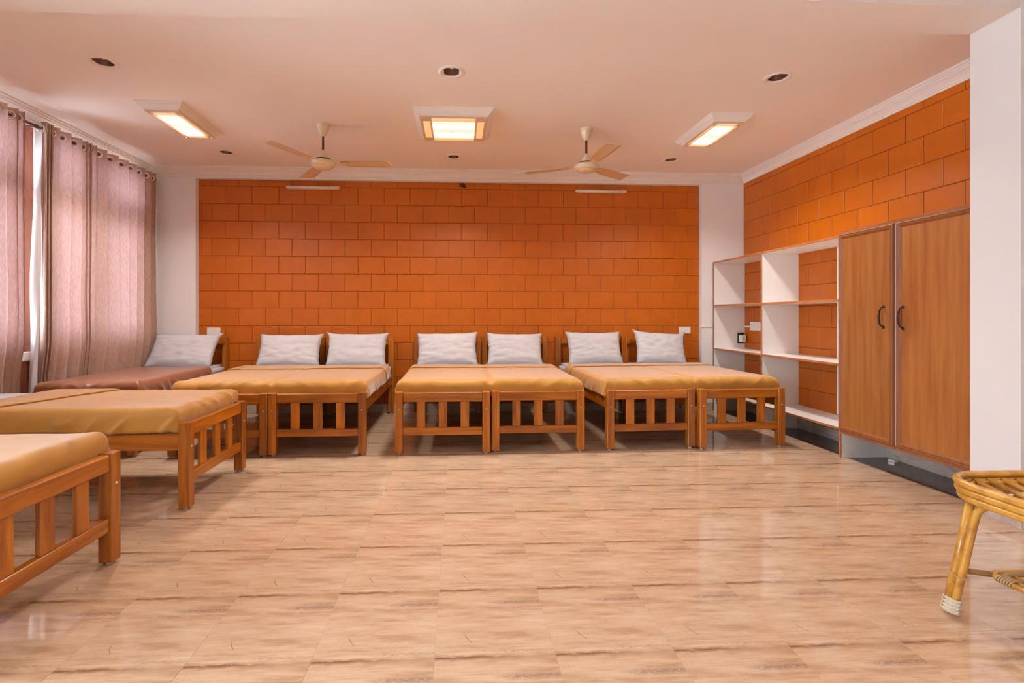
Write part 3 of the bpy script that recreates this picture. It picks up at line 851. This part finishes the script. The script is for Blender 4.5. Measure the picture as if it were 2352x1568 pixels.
# pillows ----------------------------------------------------------
def pillow(label, bed, dx, w, h, seed, tilt=66, roll=0.0, ears=(0, 0, 0, 0), thick=0.075, dy=0.0, sx=0.0):
    """ears: outward pull of top-left, top-right, bottom-left, bottom-right corners"""
    bm = bmesh.new(); n = 26; sides = []
    for sg in (1, -1):
        g = []
        for j in range(n + 1):
            row = []
            for i in range(n + 1):
                u, v = -1 + 2 * i / n, -1 + 2 * j / n
                if sg < 0 and (i in (0, n) or j in (0, n)): row.append(sides[0][j][i]); continue
                th = max(0, (1 - abs(u) ** 3.2)) ** 0.55 * max(0, (1 - abs(v) ** 3.2)) ** 0.55
                x = w / 2 * u * (1 - 0.055 * (1 - v * v)) ; y = h / 2 * v * (1 - 0.05 * (1 - u * u))
                # slightly rounded corners, then pulled ears
                cr = max(0, abs(u) - 0.75) / 0.25 * max(0, abs(v) - 0.75) / 0.25
                e = ears[(0 if v > 0 else 2) + (0 if u < 0 else 1)]
                x += math.copysign((e - 0.008) * cr, u); y += math.copysign((e * 0.9 - 0.008) * cr, v)
                x += sx * v * h
                z = sg * thick * th
                wr = noise.noise(Vector((u * 2.2 + seed, v * 9, seed))) * 0.012 * (abs(u) ** 1.5 * 1.2 + 0.2) + noise.noise(Vector((u * 4, v * 3.5 + seed, 3))) * 0.012 - 0.010 * max(0, 1 - abs(noise.noise(Vector((u * 1.6, v * 5.5, seed + 4)))) * 6) * (0.3 + 0.7 * abs(u))
                z += sg * wr * (th ** 0.4)
                ed = noise.noise(Vector((u * 4, v * 4, seed + 9))) * 0.007
                x += ed; y += ed * 0.6
                row.append(bm.verts.new((x, y, z)))
            g.append(row)
        sides.append(g)
        for j in range(n):
            for i in range(n):
                q = (g[j][i], g[j][i + 1], g[j + 1][i + 1], g[j + 1][i])
                bm.faces.new(q if sg > 0 else q[::-1])
    o = finish('pillow', bm, M['sheet'], smooth=True)
    a = math.radians(tilt)
    A = BEDS[bed]
    # local pillow: x across, y up the pillow, z towards the foot end; lean back against the headboard
    R = Matrix.Rotation(A[2], 4, 'Z') @ Matrix.Translation((dx, BL - 0.20 + dy, 0.586 + h / 2 * math.sin(a) * 0.93)) @ Matrix.Rotation(a, 4, 'X') @ Matrix.Rotation(roll, 4, 'Z')
    o.matrix_world = Matrix.Translation((A[0], A[1], 0)) @ R
    return tag(o, label, 'pillow', 'white pillows leaning on the headboards')
pillow('white creased pillow at the head of the brown-blanketed bed beside the curtains', 0, -0.005, 0.70, 0.40, 1.1, 60, 0, (0.0, 0.03, 0.02, 0.01), 0.07, -0.03, 0.035)
pillow('white rumpled pillow, left of the two on the left-hand pair', 1, 0.045, 0.68, 0.38, 2.7, 64, 0, (0, 0, 0.01, 0), 0.085, -0.01)
pillow('smooth white pillow with pointed corners, right of the two on the left-hand pair', 2, 0.000, 0.66, 0.385, 3.9, 66, 0.0, (0.035, 0.02, 0.01, 0), 0.08)
pillow('white creased pillow, left of the two on the middle pair', 3, 0.00, 0.68, 0.385, 5.2, 68, 0.015, (0.01, 0.0, 0, 0.0), 0.085)
pillow('white pillow, right of the two on the middle pair, flaring at its lower corner', 4, -0.02, 0.63, 0.375, 6.4, 68, -0.01, (0.0, 0.015, 0.0, 0.03), 0.075)
pillow('white square-cornered pillow, left of the two on the pair nearest the shelves', 5, 0.03, 0.64, 0.385, 8.8, 70, 0, (0, 0, 0, 0), 0.08)
pillow('white pillow drooping to the right, nearest the shelves', 6, 0.015, 0.60, 0.385, 9.9, 68, -0.07, (0.03, -0.02, 0, 0.0), 0.08)

# ------------------------------------------------------------------ open shelves
sh = thing('open_shelf_unit', 'built-in white open shelves with brown edge strips between the pier and the wardrobe', 'shelves', (XF, 4.80, 0))
def relbox(name, x0, x1, y0, y1, z0, z1, m, parent, org, bev=0.0):
    return box(name, x0 - org[0], x1 - org[0], y0 - org[1], y1 - org[1], z0 - org[2], z1 - org[2], m, parent, bev)
O_ = (XF, 4.80, 0); T = 0.018; XR = WX1 - 0.005
def board(name, x0, x1, y0, y1, z0, z1, org, parent, edgeside='x'):
    b = relbox(name, x0 + 0.004, x1, y0, y1, z0, z1, M['laminate'], parent, org)
    bb = bmesh.new(); add_box(bb, -0.004, 0.004, -(y1 - y0) / 2, (y1 - y0) / 2, 0, z1 - z0, 0.0015)
    e = finish('edging', bb, M['edging'], b, loc=(-(x1 - x0 - 0.004) / 2 - 0.0, 0, 0)); e['label'] = 'brown wood edge strip'
    return b
YS = [3.785, 4.816, 5.752]
ZTOP = 1.762
for i, yv in enumerate((4.816, 5.752)):
    board('side_panel' if i else 'divider', XF, XR, yv - T / 2, yv + T / 2, 0.0, ZTOP - T, O_, sh)
board('side_panel', XF, XR, 3.785 - 0.004, 3.785 + T, 0.0, ZTOP - T, O_, sh)
board('top_board', XF, XR, 3.785, 5.752 + T / 2, ZTOP - T, ZTOP, O_, sh)
for ya, yb in ((3.785 + T, 4.816 - T / 2), (4.816 + T / 2, 5.752 - T / 2)):
    for z in (0.225, 0.735, 1.247):
        board('shelf', XF, XR, ya, yb, z - T / 2, z + T / 2, O_, sh)
bp = relbox('back_panel', WX1 - 0.012, WX1 - 0.0055, 3.80, 4.295, 0.24, 1.742, M['laminate'], sh, O_)
bp['label'] = 'white panel covering the blocks'

# ------------------------------------------------------------------ wardrobe
YW0, YW1 = 2.735, 3.779
wd = thing('wardrobe', 'built-in two-door wardrobe with brown veneer doors beside the white pillar', 'wardrobe', (XF, (YW0 + YW1) / 2, 0))
OW = (XF, (YW0 + YW1) / 2, 0)
def wpart(name, *a, **k): return relbox(name, *a, wd, OW, **k)
wpart('top_board', XF, XR, YW0, YW1, 1.764, 1.784, M['laminate'])
e = wpart('top_edging', XF - 0.008, XF, YW0, YW1, 1.762, 1.786, M['edging'])
wpart('base_board', XF + 0.004, XR, YW0, YW1, 0.205, 0.223, M['laminate'])
wpart('base_edging', XF - 0.004, XF + 0.004, YW0, YW1, 0.197, 0.224, M['edging'])
wpart('back_panel', XR - 0.006, XR, YW0, YW1, 0.223, 1.764, M['laminate'])
wpart('side_panel', XF + 0.004, XR, YW0, YW0 + T, 0.223, 1.764, M['laminate'])
mp = wpart('centre_post', XF - 0.002, XF + 0.03, 3.262, 3.286, 0.223, 1.764, M['laminate'])
mp['label'] = 'white strip between the doors'
def door(ya, yb, hy, hz):
    z0, z1 = 0.226, 1.760
    d = wpart('door', XF - 0.012, XF + 0.002, ya, yb, z0, z1, M['veneer'])
    oc = ((XF - 0.012 + XF + 0.002) / 2, (ya + yb) / 2, z0)
    # beaded frame moulding, mitred
    bm = bmesh.new(); wv = 0.036
    prof = [(0, 0.0), (0, 0.010), (0.006, 0.012), (0.012, 0.008), (0.016, 0.012), (0.024, 0.009), (wv, 0.0)]
    hw, hh = (yb - ya) / 2, (z1 - z0)
    corners = [(-hw, 0, 1, 1), (hw, 0, -1, 1), (hw, hh, -1, -1), (-hw, hh, 1, -1)]
    rows = [[bm.verts.new((-0.007 - b, cy + sy * a, cz + sz * a)) for a, b in prof] for cy, cz, sy, sz in corners]
    for q in range(4):
        A, B = rows[q], rows[(q + 1) % 4]
        for i in range(len(prof) - 1): bm.faces.new((A[i], B[i], B[i + 1], A[i + 1]))
    bmesh.ops.recalc_face_normals(bm, faces=bm.faces)
    fm = finish('frame_moulding', bm, M['doorframe'], d); fm['label'] = 'darker beaded moulding round the door'
    # bow handle
    bm = bmesh.new(); hy -= oc[1]; hz -= z0; L = 0.068; x = -0.007
    add_tube(bm, [(x, hy, hz + L), (x - 0.022, hy, hz + L * 0.93), (x - 0.033, hy, hz + L * 0.6), (x - 0.037, hy, hz), (x - 0.033, hy, hz - L * 0.6), (x - 0.022, hy, hz - L * 0.93), (x, hy, hz - L)], [0.004, 0.0045, 0.007, 0.0075, 0.007, 0.0045, 0.004], 8)
    for s_ in (-1, 1):
        add_cyl(bm, (x, hy, hz + s_ * (L + 0.006)), (x - 0.004, hy, hz + s_ * (L + 0.006)), 0.011, seg=12)
        add_cyl(bm, (x - 0.004, hy, hz + s_ * (L + 0.007)), (x - 0.006, hy, hz + s_ * (L + 0.007)), 0.004, seg=8)
    h = finish('handle', bm, M['darkmetal'], d, True); h['label'] = 'dark bronze bow handle'
door(3.288, 3.777, 3.37, 1.115)
door(2.739, 3.260, 3.215, 1.11)

# small things on and around the shelves
def plate(label, loc, rz, w, h, parent=None, n=1, wide=False):
    """wall plate lying in its local xz plane, facing local -y"""
    t = thing('socket_plate', label, 'socket', loc, rz, 'white electric plates')
    bm = bmesh.new(); add_box(bm, -w / 2, w / 2, -0.010, 0, 0, h, 0.003, 2); finish('faceplate', bm, M['plastic'], t)
    for i in range(n):
        cx = (i - (n - 1) / 2) * 0.042 + (0.0 if n > 1 else 0.012)
        bm = bmesh.new()
        for (dx, dz, r) in ((0, 0.014, 0.0035), (-0.010, -0.006, 0.003), (0.010, -0.006, 0.003)):
            add_cyl(bm, (cx + dx, -0.0098, h / 2 + dz), (cx + dx, -0.0106, h / 2 + dz), r, seg=8)
        finish('socket_holes', bm, M['greyplastic'], t)
    bm = bmesh.new(); add_box(bm, -w / 2 + 0.014, -w / 2 + 0.034, -0.0125, -0.0095, h * 0.28, h * 0.72, 0.001)
    finish('rocker_switch', bm, M['plastic'], t)
    return t
plate('white socket plate on the orange wall above the pillow near the curtains', (-2.800, YB - 0.004, 0.908), 0, 0.150, 0.080)
plate('white socket plate on the orange wall near the right-hand white pier', (2.712, YB - 0.004, 0.912), 0, 0.142, 0.082)
plate('long white plate with three sockets inside the left bay of the shelves', (WX1 - 0.004, 5.50, 0.955), -PI / 2, 0.26, 0.10, n=3)
c = thing('cable_conduit', 'thin white surface conduit running across the right-hand pier', 'conduit', (3.0, YP, 0.99))
bm = bmesh.new(); add_box(bm, -0.13, 0.012, -0.012, 0.002, 0, 0.018, 0.002); finish('channel', bm, M['plastic'], c)
c = thing('cable_conduit', 'short white conduit on the blocks leading to the long socket plate', 'conduit', (WX1 - 0.003, 5.65, 0.99))
bm = bmesh.new(); add_box(bm, -0.008, 0.004, -0.098, 0.088, 0, 0.018, 0.002); finish('channel', bm, M['plastic'], c)
a = thing('plug_adapter', 'small white plug box with black back on the end panel of the shelves', 'adapter', (3.355, 5.742, 0.80))
bm = bmesh.new(); add_box(bm, -0.045, 0.03, -0.012, 0, 0.0, 0.125, 0.002); finish('back_box', bm, M['black'], a)
bm = bmesh.new(); add_box(bm, -0.035, 0.025, -0.070, -0.012, 0.015, 0.10, 0.006, 2); finish('cover', bm, M['plastic'], a)
bm = bmesh.new()
for i in range(5): add_box(bm, -0.02, 0.012, -0.0705, -0.069, 0.03 + i * 0.012, 0.034 + i * 0.012)
finish('vent_lines', bm, M['greyplastic'], a)
bm = bmesh.new(); add_box(bm, -0.035, 0.035, -0.02, 0.02, 0, 0.004, 0.001); add_box(bm, -0.035, -0.03, -0.02, 0.02, 0.004, 0.02)
tag(finish('metal_bracket', bm, M['steel'], loc=(3.35, 3.66, 0.0)), 'small pale folded strip on the dark floor border under the wardrobe', 'strip')
bpy.data.objects['metal_bracket'].rotation_euler = (0, 0, 0.35)

# ------------------------------------------------------------------ ceiling lights
def fitting(label, cx, cy, w, d, gw, gd, glass, side, power=8.0):
    t = thing('ceiling_light', label, 'ceiling light', (cx, cy, ZC), 0, 'glass ceiling lights with moulded surrounds')
    H = 0.056
    prof = [(0.0, 0.0), (0.0, -0.006), (0.012, -0.012), (0.016, -0.022), (0.030, -0.034), (0.046, -0.042), (0.050, -0.050), (0.050, -H)]
    bm = bmesh.new(); rows = []
    for sx, sy in ((-1, -1), (1, -1), (1, 1), (-1, 1)):
        rows.append([bm.verts.new((sx * (w / 2 - a), sy * (d / 2 - a), b)) for a, b in prof])
    for q in range(4):
        A, B = rows[q], rows[(q + 1) % 4]
        for i in range(len(prof) - 1): bm.faces.new((A[i], B[i], B[i + 1], A[i + 1]))
    bm.faces.new([r[-1] for r in rows])
    bmesh.ops.recalc_face_normals(bm, faces=bm.faces)
    finish('moulded_surround', bm, M['cornice'], t)
    iw, idp = w / 2 - 0.055, d / 2 - 0.055
    bm = bmesh.new()
    add_box(bm, -iw, iw, -idp, idp, -H - 0.008, -H)
    f = finish('frame', bm, mat('lamp_frame_paint', (0.72, 0.52, 0.38), 0.4) if 'lamp_frame_paint' not in bpy.data.materials else bpy.data.materials['lamp_frame_paint'], t)
    zb = -H - 0.008
    bm = bmesh.new(); add_box(bm, -gw / 2, gw / 2, -gd / 2, gd / 2, zb - 0.010, zb + 0.001, 0.002)
    g = finish('lamp_glass', bm, glass, t)
    if side:
        for sx in (-1, 1):
            bm = bmesh.new(); x0 = gw / 2 + 0.018; x1 = iw - 0.022
            add_box(bm, min(sx * x0, sx * x1), max(sx * x0, sx * x1), -gd / 2, gd / 2, zb - 0.005, zb + 0.001)
            finish('side_glass', bm, M['amber'], t)
            bm = bmesh.new(); y0 = gd / 2 + 0.016; y1 = idp - 0.022
            add_box(bm, -gw / 2, gw / 2, min(sx * y0, sx * y1), max(sx * y0, sx * y1), zb - 0.005, zb + 0.001)
            finish('side_glass', bm, M['amber'], t)
    ld = bpy.data.lights.new('lamp', 'AREA'); ld.shape = 'RECTANGLE'; ld.size = gw; ld.size_y = gd; ld.energy = power; ld.color = LAMP_COLOR; ld.spread = math.radians(142)
    lo_ = bpy.data.objects.new('lamp', ld); COL.objects.link(lo_); lo_.parent = t; lo_.location = (0, 0, zb - 0.014)
    for sx in (-1, 1):
        for sy in (-1, 1):
            bm = bmesh.new(); add_cyl(bm, (sx * (iw - 0.02), sy * (idp - 0.02), zb), (sx * (iw - 0.02), sy * (idp - 0.02), zb - 0.008), 0.009, 0.006, 10)
            finish('screw_cap', bm, M['brass'], t)
    return t
fitting('square ceiling light with ribbed glass, amber sides and white moulded surround, in the middle', -0.040, 4.315, 0.66, 0.66, 0.36, 0.36, M['lampglass_c'], True, 8.6)
fitting('narrow ceiling light with moulded surround, nearest the curtains', -2.341, 4.335, 0.37, 0.70, 0.165, 0.44, M['lampglass_s'], True, 7.4)
fitting('narrow ceiling light with moulded surround, nearest the wardrobe', 2.262, 4.335, 0.37, 0.70, 0.165, 0.44, M['lampglass_s'], True, 7.4)
# unseen fittings added behind the viewpoint to fill the room with light
fitting('added square fill light over the near half of the room, unseen behind the viewpoint', -0.040, 0.1, 0.66, 0.66, 0.36, 0.36, M['lampglass_c'], True, 4.6)
fitting('added narrow fill light, unseen behind the viewpoint on the window side', -2.341, 0.1, 0.37, 0.70, 0.165, 0.44, M['lampglass_s'], True, 2.5)
fitting('added narrow fill light, unseen behind the viewpoint on the side away from the windows', 2.262, 0.1, 0.37, 0.70, 0.165, 0.44, M['lampglass_s'], True, 2.5)
fitting('added square fill light, unseen, farthest back behind the viewpoint', -0.040, -2.0, 0.66, 0.66, 0.36, 0.36, M['lampglass_c'], True, 4.6)

# ------------------------------------------------------------------ downlights
DLN = ['recessed downlight, front row, nearest the window curtains', 'recessed downlight, front row, in front of the middle ceiling light', 'recessed downlight, front row, nearest the wardrobe',
       'recessed downlight, back row, behind the light nearest the curtains', 'recessed downlight, back row, behind the middle ceiling light', 'recessed downlight, back row, behind the light nearest the wardrobe']
for i, (x, y) in enumerate(DL):
    t = thing('downlight', DLN[i], 'downlight', (x, y, ZC), 0, 'recessed downlights')
    lathe('trim_ring', [(0.092, 0.0005), (0.090, -0.004), (0.075, -0.007), (0.066, -0.004), (0.062, 0.004), (0.062, 0.03)], M['cornice'], t)
    lathe('reflector', [(0.062, 0.004), (0.060, 0.05), (0.050, 0.09), (0.0, 0.10)], M['chrome'], t)
    bm = bmesh.new()
    for dx in (-0.012, 0.012): add_cyl(bm, (dx, 0, 0.03), (dx, 0, 0.09), 0.009, seg=10)
    bmesh.ops.create_uvsphere(bm, u_segments=10, v_segments=6, radius=0.012, matrix=Matrix.Translation((0, 0, 0.03)))
    finish('bulb', bm, M['tubeglass'], t, True)

# ------------------------------------------------------------------ fans
def fan(label, x, y, angs):
    t = thing('ceiling_fan', label, 'ceiling fan', (x, y, ZC), 0, 'cream ceiling fans')
    lathe('canopy', [(0.060, 0.0), (0.060, -0.008), (0.052, -0.014), (0.048, -0.03), (0.040, -0.065), (0.024, -0.095), (0.014, -0.105), (0.0, -0.106)], M['cream'], t)
    cyl('downrod', (0, 0, -0.10), (0, 0, -0.245), 0.0095, M['darkrod'], t)
    lathe('motor_cover', [(0.0, -0.222), (0.012, -0.224), (0.020, -0.24), (0.034, -0.262), (0.048, -0.290), (0.055, -0.303), (0.0, -0.304)], M['cream'], t)
    lathe('motor_collar', [(0.0, -0.302), (0.066, -0.303), (0.070, -0.312), (0.0, -0.316)], M['darkmetal'], t)
    lathe('motor_housing', [(0.0, -0.311), (0.060, -0.313), (0.096, -0.322), (0.108, -0.334), (0.108, -0.346), (0.096, -0.362), (0.080, -0.372), (0.0, -0.374)], M['cream'], t, 40)
    lathe('bottom_cap', [(0.078, -0.370), (0.078, -0.376), (0.060, -0.384), (0.0, -0.388)], M['cream'], t, 40)
    tube('gold_ring', [(0.080 * math.cos(2 * PI * i / 40), 0.080 * math.sin(2 * PI * i / 40), -0.373) for i in range(40)], 0.0022, M['brass'], t, 6, True)
    for a in angs:
        R = Matrix.Rotation(a, 4, 'Z') @ Matrix.Translation((0, 0, -0.336)) @ Matrix.Rotation(math.radians(-7), 4, 'X')
        bm = bmesh.new(); rows = []
        for i in range(17):
            f = i / 16; xx = 0.155 + 0.445 * f
            hw = 0.050 + 0.016 * math.sin(min(1, f * 1.4) * PI / 2)
            if f < 0.12: hw *= 0.72 + 0.28 * f / 0.12
            a0, a1 = -hw, hw
            if f > 0.94: a0 += 0.012 * (f - 0.94) / 0.06
            sk = 0.03 * max(0, f - 0.8) / 0.2
            row = []
            for q in range(7):
                g = q / 6; yv = a0 + (a1 - a0) * g
                row.append((xx - sk * (1 - g) , yv, 0.008 * (1 - (2 * g - 1) ** 2)))
            rows.append(row)
        top = [[bm.verts.new(p) for p in r] for r in rows]; bot = [[bm.verts.new((p[0], p[1], p[2] - 0.003)) for p in r] for r in rows]
        for i in range(16):
            for q in range(6):
                bm.faces.new((top[i][q], top[i + 1][q], top[i + 1][q + 1], top[i][q + 1]))
                bm.faces.new((bot[i][q], bot[i][q + 1], bot[i + 1][q + 1], bot[i + 1][q]))
        for q in range(6):
            bm.faces.new((top[0][q], top[0][q + 1], bot[0][q + 1], bot[0][q])); bm.faces.new((top[16][q], bot[16][q], bot[16][q + 1], top[16][q + 1]))
        for i in range(16):
            bm.faces.new((top[i][0], bot[i][0], bot[i + 1][0], top[i + 1][0])); bm.faces.new((top[i][6], top[i + 1][6], bot[i + 1][6], bot[i][6]))
        bmesh.ops.recalc_face_normals(bm, faces=bm.faces)
        bl = finish('blade', bm, M['blade'], t); bl.matrix_local = R
        for p in bl.data.polygons: p.use_smooth = True
        bm = bmesh.new(); add_box(bm, 0.095, 0.20, -0.014, 0.014, -0.006, -0.001, 0.002)
        br = finish('blade_bracket', bm, M['cream'], t); br.matrix_local = R
        bm = bmesh.new(); add_tube(bm, [(0.185 + 0.042 * math.cos(2 * PI * i / 24), 0.024 * math.sin(2 * PI * i / 24), -0.006) for i in range(24)], 0.003, 6, True)
        rg = finish('bracket_ring', bm, M['brass'], br, True)
fan('cream three-blade ceiling fan between the left and middle ceiling lights', -1.188, 4.42, [math.radians(d) for d in (0, 121, 242)])
fan('cream three-blade ceiling fan between the middle and right ceiling lights', 1.144, 4.40, [math.radians(d) for d in (36, 156, 276)])

# ------------------------------------------------------------------ tube lights on the back wall
def tubelight(label, xa, xb, z):
    cx = (xa + xb) / 2; t = thing('tube_light', label, 'wall light', (cx, YB - 0.004, z), 0, 'unlit tube lights on the block wall')
    L = (xb - xa) / 2
    bm = bmesh.new(); add_box(bm, -L + 0.03, L - 0.03, -0.022, 0, -0.018, 0.018, 0.002); finish('base_channel', bm, M['capplastic'], t)
    o = cyl('diffuser', (-L + 0.04, -0.030, 0), (L - 0.04, -0.030, 0), 0.0165, M['tubeglass'], t)
    for s_ in (-1, 1):
        bm = bmesh.new(); bmesh.ops.create_uvsphere(bm, u_segments=16, v_segments=10, radius=0.021)
        for v in bm.verts: v.co = Vector((v.co.x * 2.0 + s_ * (L - 0.04), v.co.y - 0.026, v.co.z))
        finish('end_cap', bm, M['capplastic'], t, True)
tubelight('unlit white tube light on the orange wall below the left fan', -1.985, -1.368, 2.603)
tubelight('unlit white tube light on the orange wall below the right fan', 1.378, 1.999, 2.600)

# ------------------------------------------------------------------ rattan stool at the right front
SX0, SX1, SY0, SY1 = 1.890, 2.47, 1.33, 1.905; SH = 0.50
st = thing('rattan_stool', 'golden rattan cane stool with a lattice seat, cut off at the right edge', 'stool', ((SX0 + SX1) / 2, (SY0 + SY1) / 2, 0))
cxs, cys = st.location.x, st.location.y
hx, hy_ = (SX1 - SX0) / 2, (SY1 - SY0) / 2
def rrect(hx, hy, r, z, n=10):
    pts = []
    for q, (sx, sy) in enumerate(((1, 1), (-1, 1), (-1, -1), (1, -1))):
        for i in range(n + 1):
            a = q * PI / 2 + i * PI / 2 / n
            pts.append((sx * (hx - r) + r * math.cos(a), sy * (hy - r) + r * math.sin(a), z))
    return pts
rc = 0.014
for i, (off, z) in enumerate(((0.0, SH - rc), (0.003, SH - rc - 0.026), (0.008, SH - rc - 0.052))):
    tube('seat_ring', rrect(hx - rc - off, hy_ - rc - off, 0.15, z), rc, M['cane'], st, 10, True)
tube('inner_ring', rrect(hx - 0.045, hy_ - 0.045, 0.12, SH - 0.040), 0.011, M['cane'], st, 8, True)
# diagonal seat canes, two layers
def inside(x, y, m=0.035):
    X, Y = hx - m, hy_ - m; r = 0.12
    if abs(x) > X or abs(y) > Y: return False
    dx, dy = abs(x) - (X - r), abs(y) - (Y - r)
    return not (dx > 0 and dy > 0 and dx * dx + dy * dy > r * r)
for layer, (ang, z, step, rad, mm) in enumerate(((math.radians(-110), SH - 0.030, 0.056, 0.0095, M['cane']), (math.radians(14), SH - 0.049, 0.045, 0.008, M['caneraw']))):
    d = Vector((math.cos(ang), math.sin(ang))); nn = Vector((-d.y, d.x))
    for kx in range(-7, 8):
        c = nn * (kx * step + 0.01); ts = [t_ / 100 for t_ in range(-60, 61) if inside(*(c + d * (t_ / 100)))]
        if len(ts) < 6: continue
        a, b = c + d * ts[0], c + d * ts[-1]
        tube('seat_cane', [(a.x, a.y, z), ((a.x + b.x) / 2, (a.y + b.y) / 2, z - 0.003), (b.x, b.y, z)], rad, mm, st, 8)
fz = SH - 0.066
for sx in (-1, 1):
    for sy in (-1, 1):
        top = Vector((sx * (hx - 0.055), sy * (hy_ - 0.12), fz)); foot = Vector((sx * (hx + 0.045), sy * (hy_ - 0.115), 0.0))
        dr = (foot - top)
        side = Vector((0.0, -sy, 0)) * 0.024
        bm = bmesh.new(); add_tube(bm, [top + Vector((0, 0, 0.02)), top + dr * 0.5, foot + Vector((0, 0, 0.012))], 0.0155, 10)
        finish('leg', bm, M['cane'], st, True)
        # companion cane that bends into an arch under the seat
        pts = [foot + side + Vector((0, 0, 0.014)), top + dr * 0.6 + side, top + dr * 0.28 + side]
        p2 = top + side
        for q in range(1, 7):
            a = q / 6 * PI / 2; R_ = 0.062
            pts.append(Vector((p2.x + dr.x * 0.16 * (1 - q / 6), p2.y - sy * R_ * (1 - math.cos(a)), fz - R_ - 0.008 + R_ * math.sin(a))))
        pts.append(Vector((p2.x, 0.0, fz - 0.008)))
        tube('arch_brace', pts, 0.013, M['cane'], st, 10)
        # woven wrap at the foot
        bm = bmesh.new(); mid = foot + side / 2
        ax = (-dr).normalized()
        rings = []
        for q in range(9):
            c = mid + ax * (0.012 + q * 0.0065); rr = 0.003 if q % 2 else 0.0
            rings.append([c + Vector((0.0175 + rr, 0, 0)) * math.cos(w_) + Vector((0, 0.030 + rr, 0)) * math.sin(w_) for w_ in [2 * PI * i / 20 for i in range(20)]])
        vs = [[bm.verts.new(p + ((p - mid).normalized() * (0.0022 if (i + j) % 2 else 0))) for i, p in enumerate(r)] for j, r in enumerate(rings)]
        for A, B in zip(vs, vs[1:]):
            for i in range(20): bm.faces.new((A[i], A[(i + 1) % 20], B[(i + 1) % 20], B[i]))
        bm.faces.new(vs[0][::-1]); bm.faces.new(vs[-1])
        for v in bm.verts: v.co.z = max(v.co.z, 0.0)
        w_o = finish('foot_wrap', bm, M['woven'], st); w_o['label'] = 'pale woven wrap round the foot'
        # thin tie
        c = top + dr * 0.66 + side / 2
        tube('cane_tie', [c + Vector((0.019 * math.cos(w_), 0.031 * math.sin(w_), 0.004 * math.sin(w_))) for w_ in [2 * PI * i / 18 for i in range(18)]], 0.0022, M['binding'], st, 6, True)
        # stub to the lower ring
        a = top + dr * 0.63; b = Vector((sx * (hx - 0.10), sy * (hy_ - 0.145), 0.155))
        tube('stub', [a, b], 0.011, M['caneraw'], st, 8)
for off, z in ((0.0, 0.155), (0.022, 0.157)):
    tube('lower_ring', rrect(hx - 0.095 - off, hy_ - 0.135 - off, 0.05, z), 0.010, M['caneraw' if off else 'cane'], st, 8, True)
for sx in (-1, 1):
    for sy in (-1, 1):
        pts = []
        x, y = sx * (hx - 0.106), sy * (hy_ - 0.20)
        for q in range(60):
            a = 2 * PI * q / 10; pts.append((x + 0.025 * math.cos(a), y + (q / 60 - 0.5) * 0.055, 0.156 + 0.0135 * math.sin(a)))
        tube('binding', pts, 0.0032, M['binding'], st, 5)
for q in range(-2, 3):
    tube('lower_cane', [(q * 0.06, -hy_ + 0.15, 0.152), (q * 0.06, hy_ - 0.15, 0.152)], 0.007, M['cane'], st, 6)
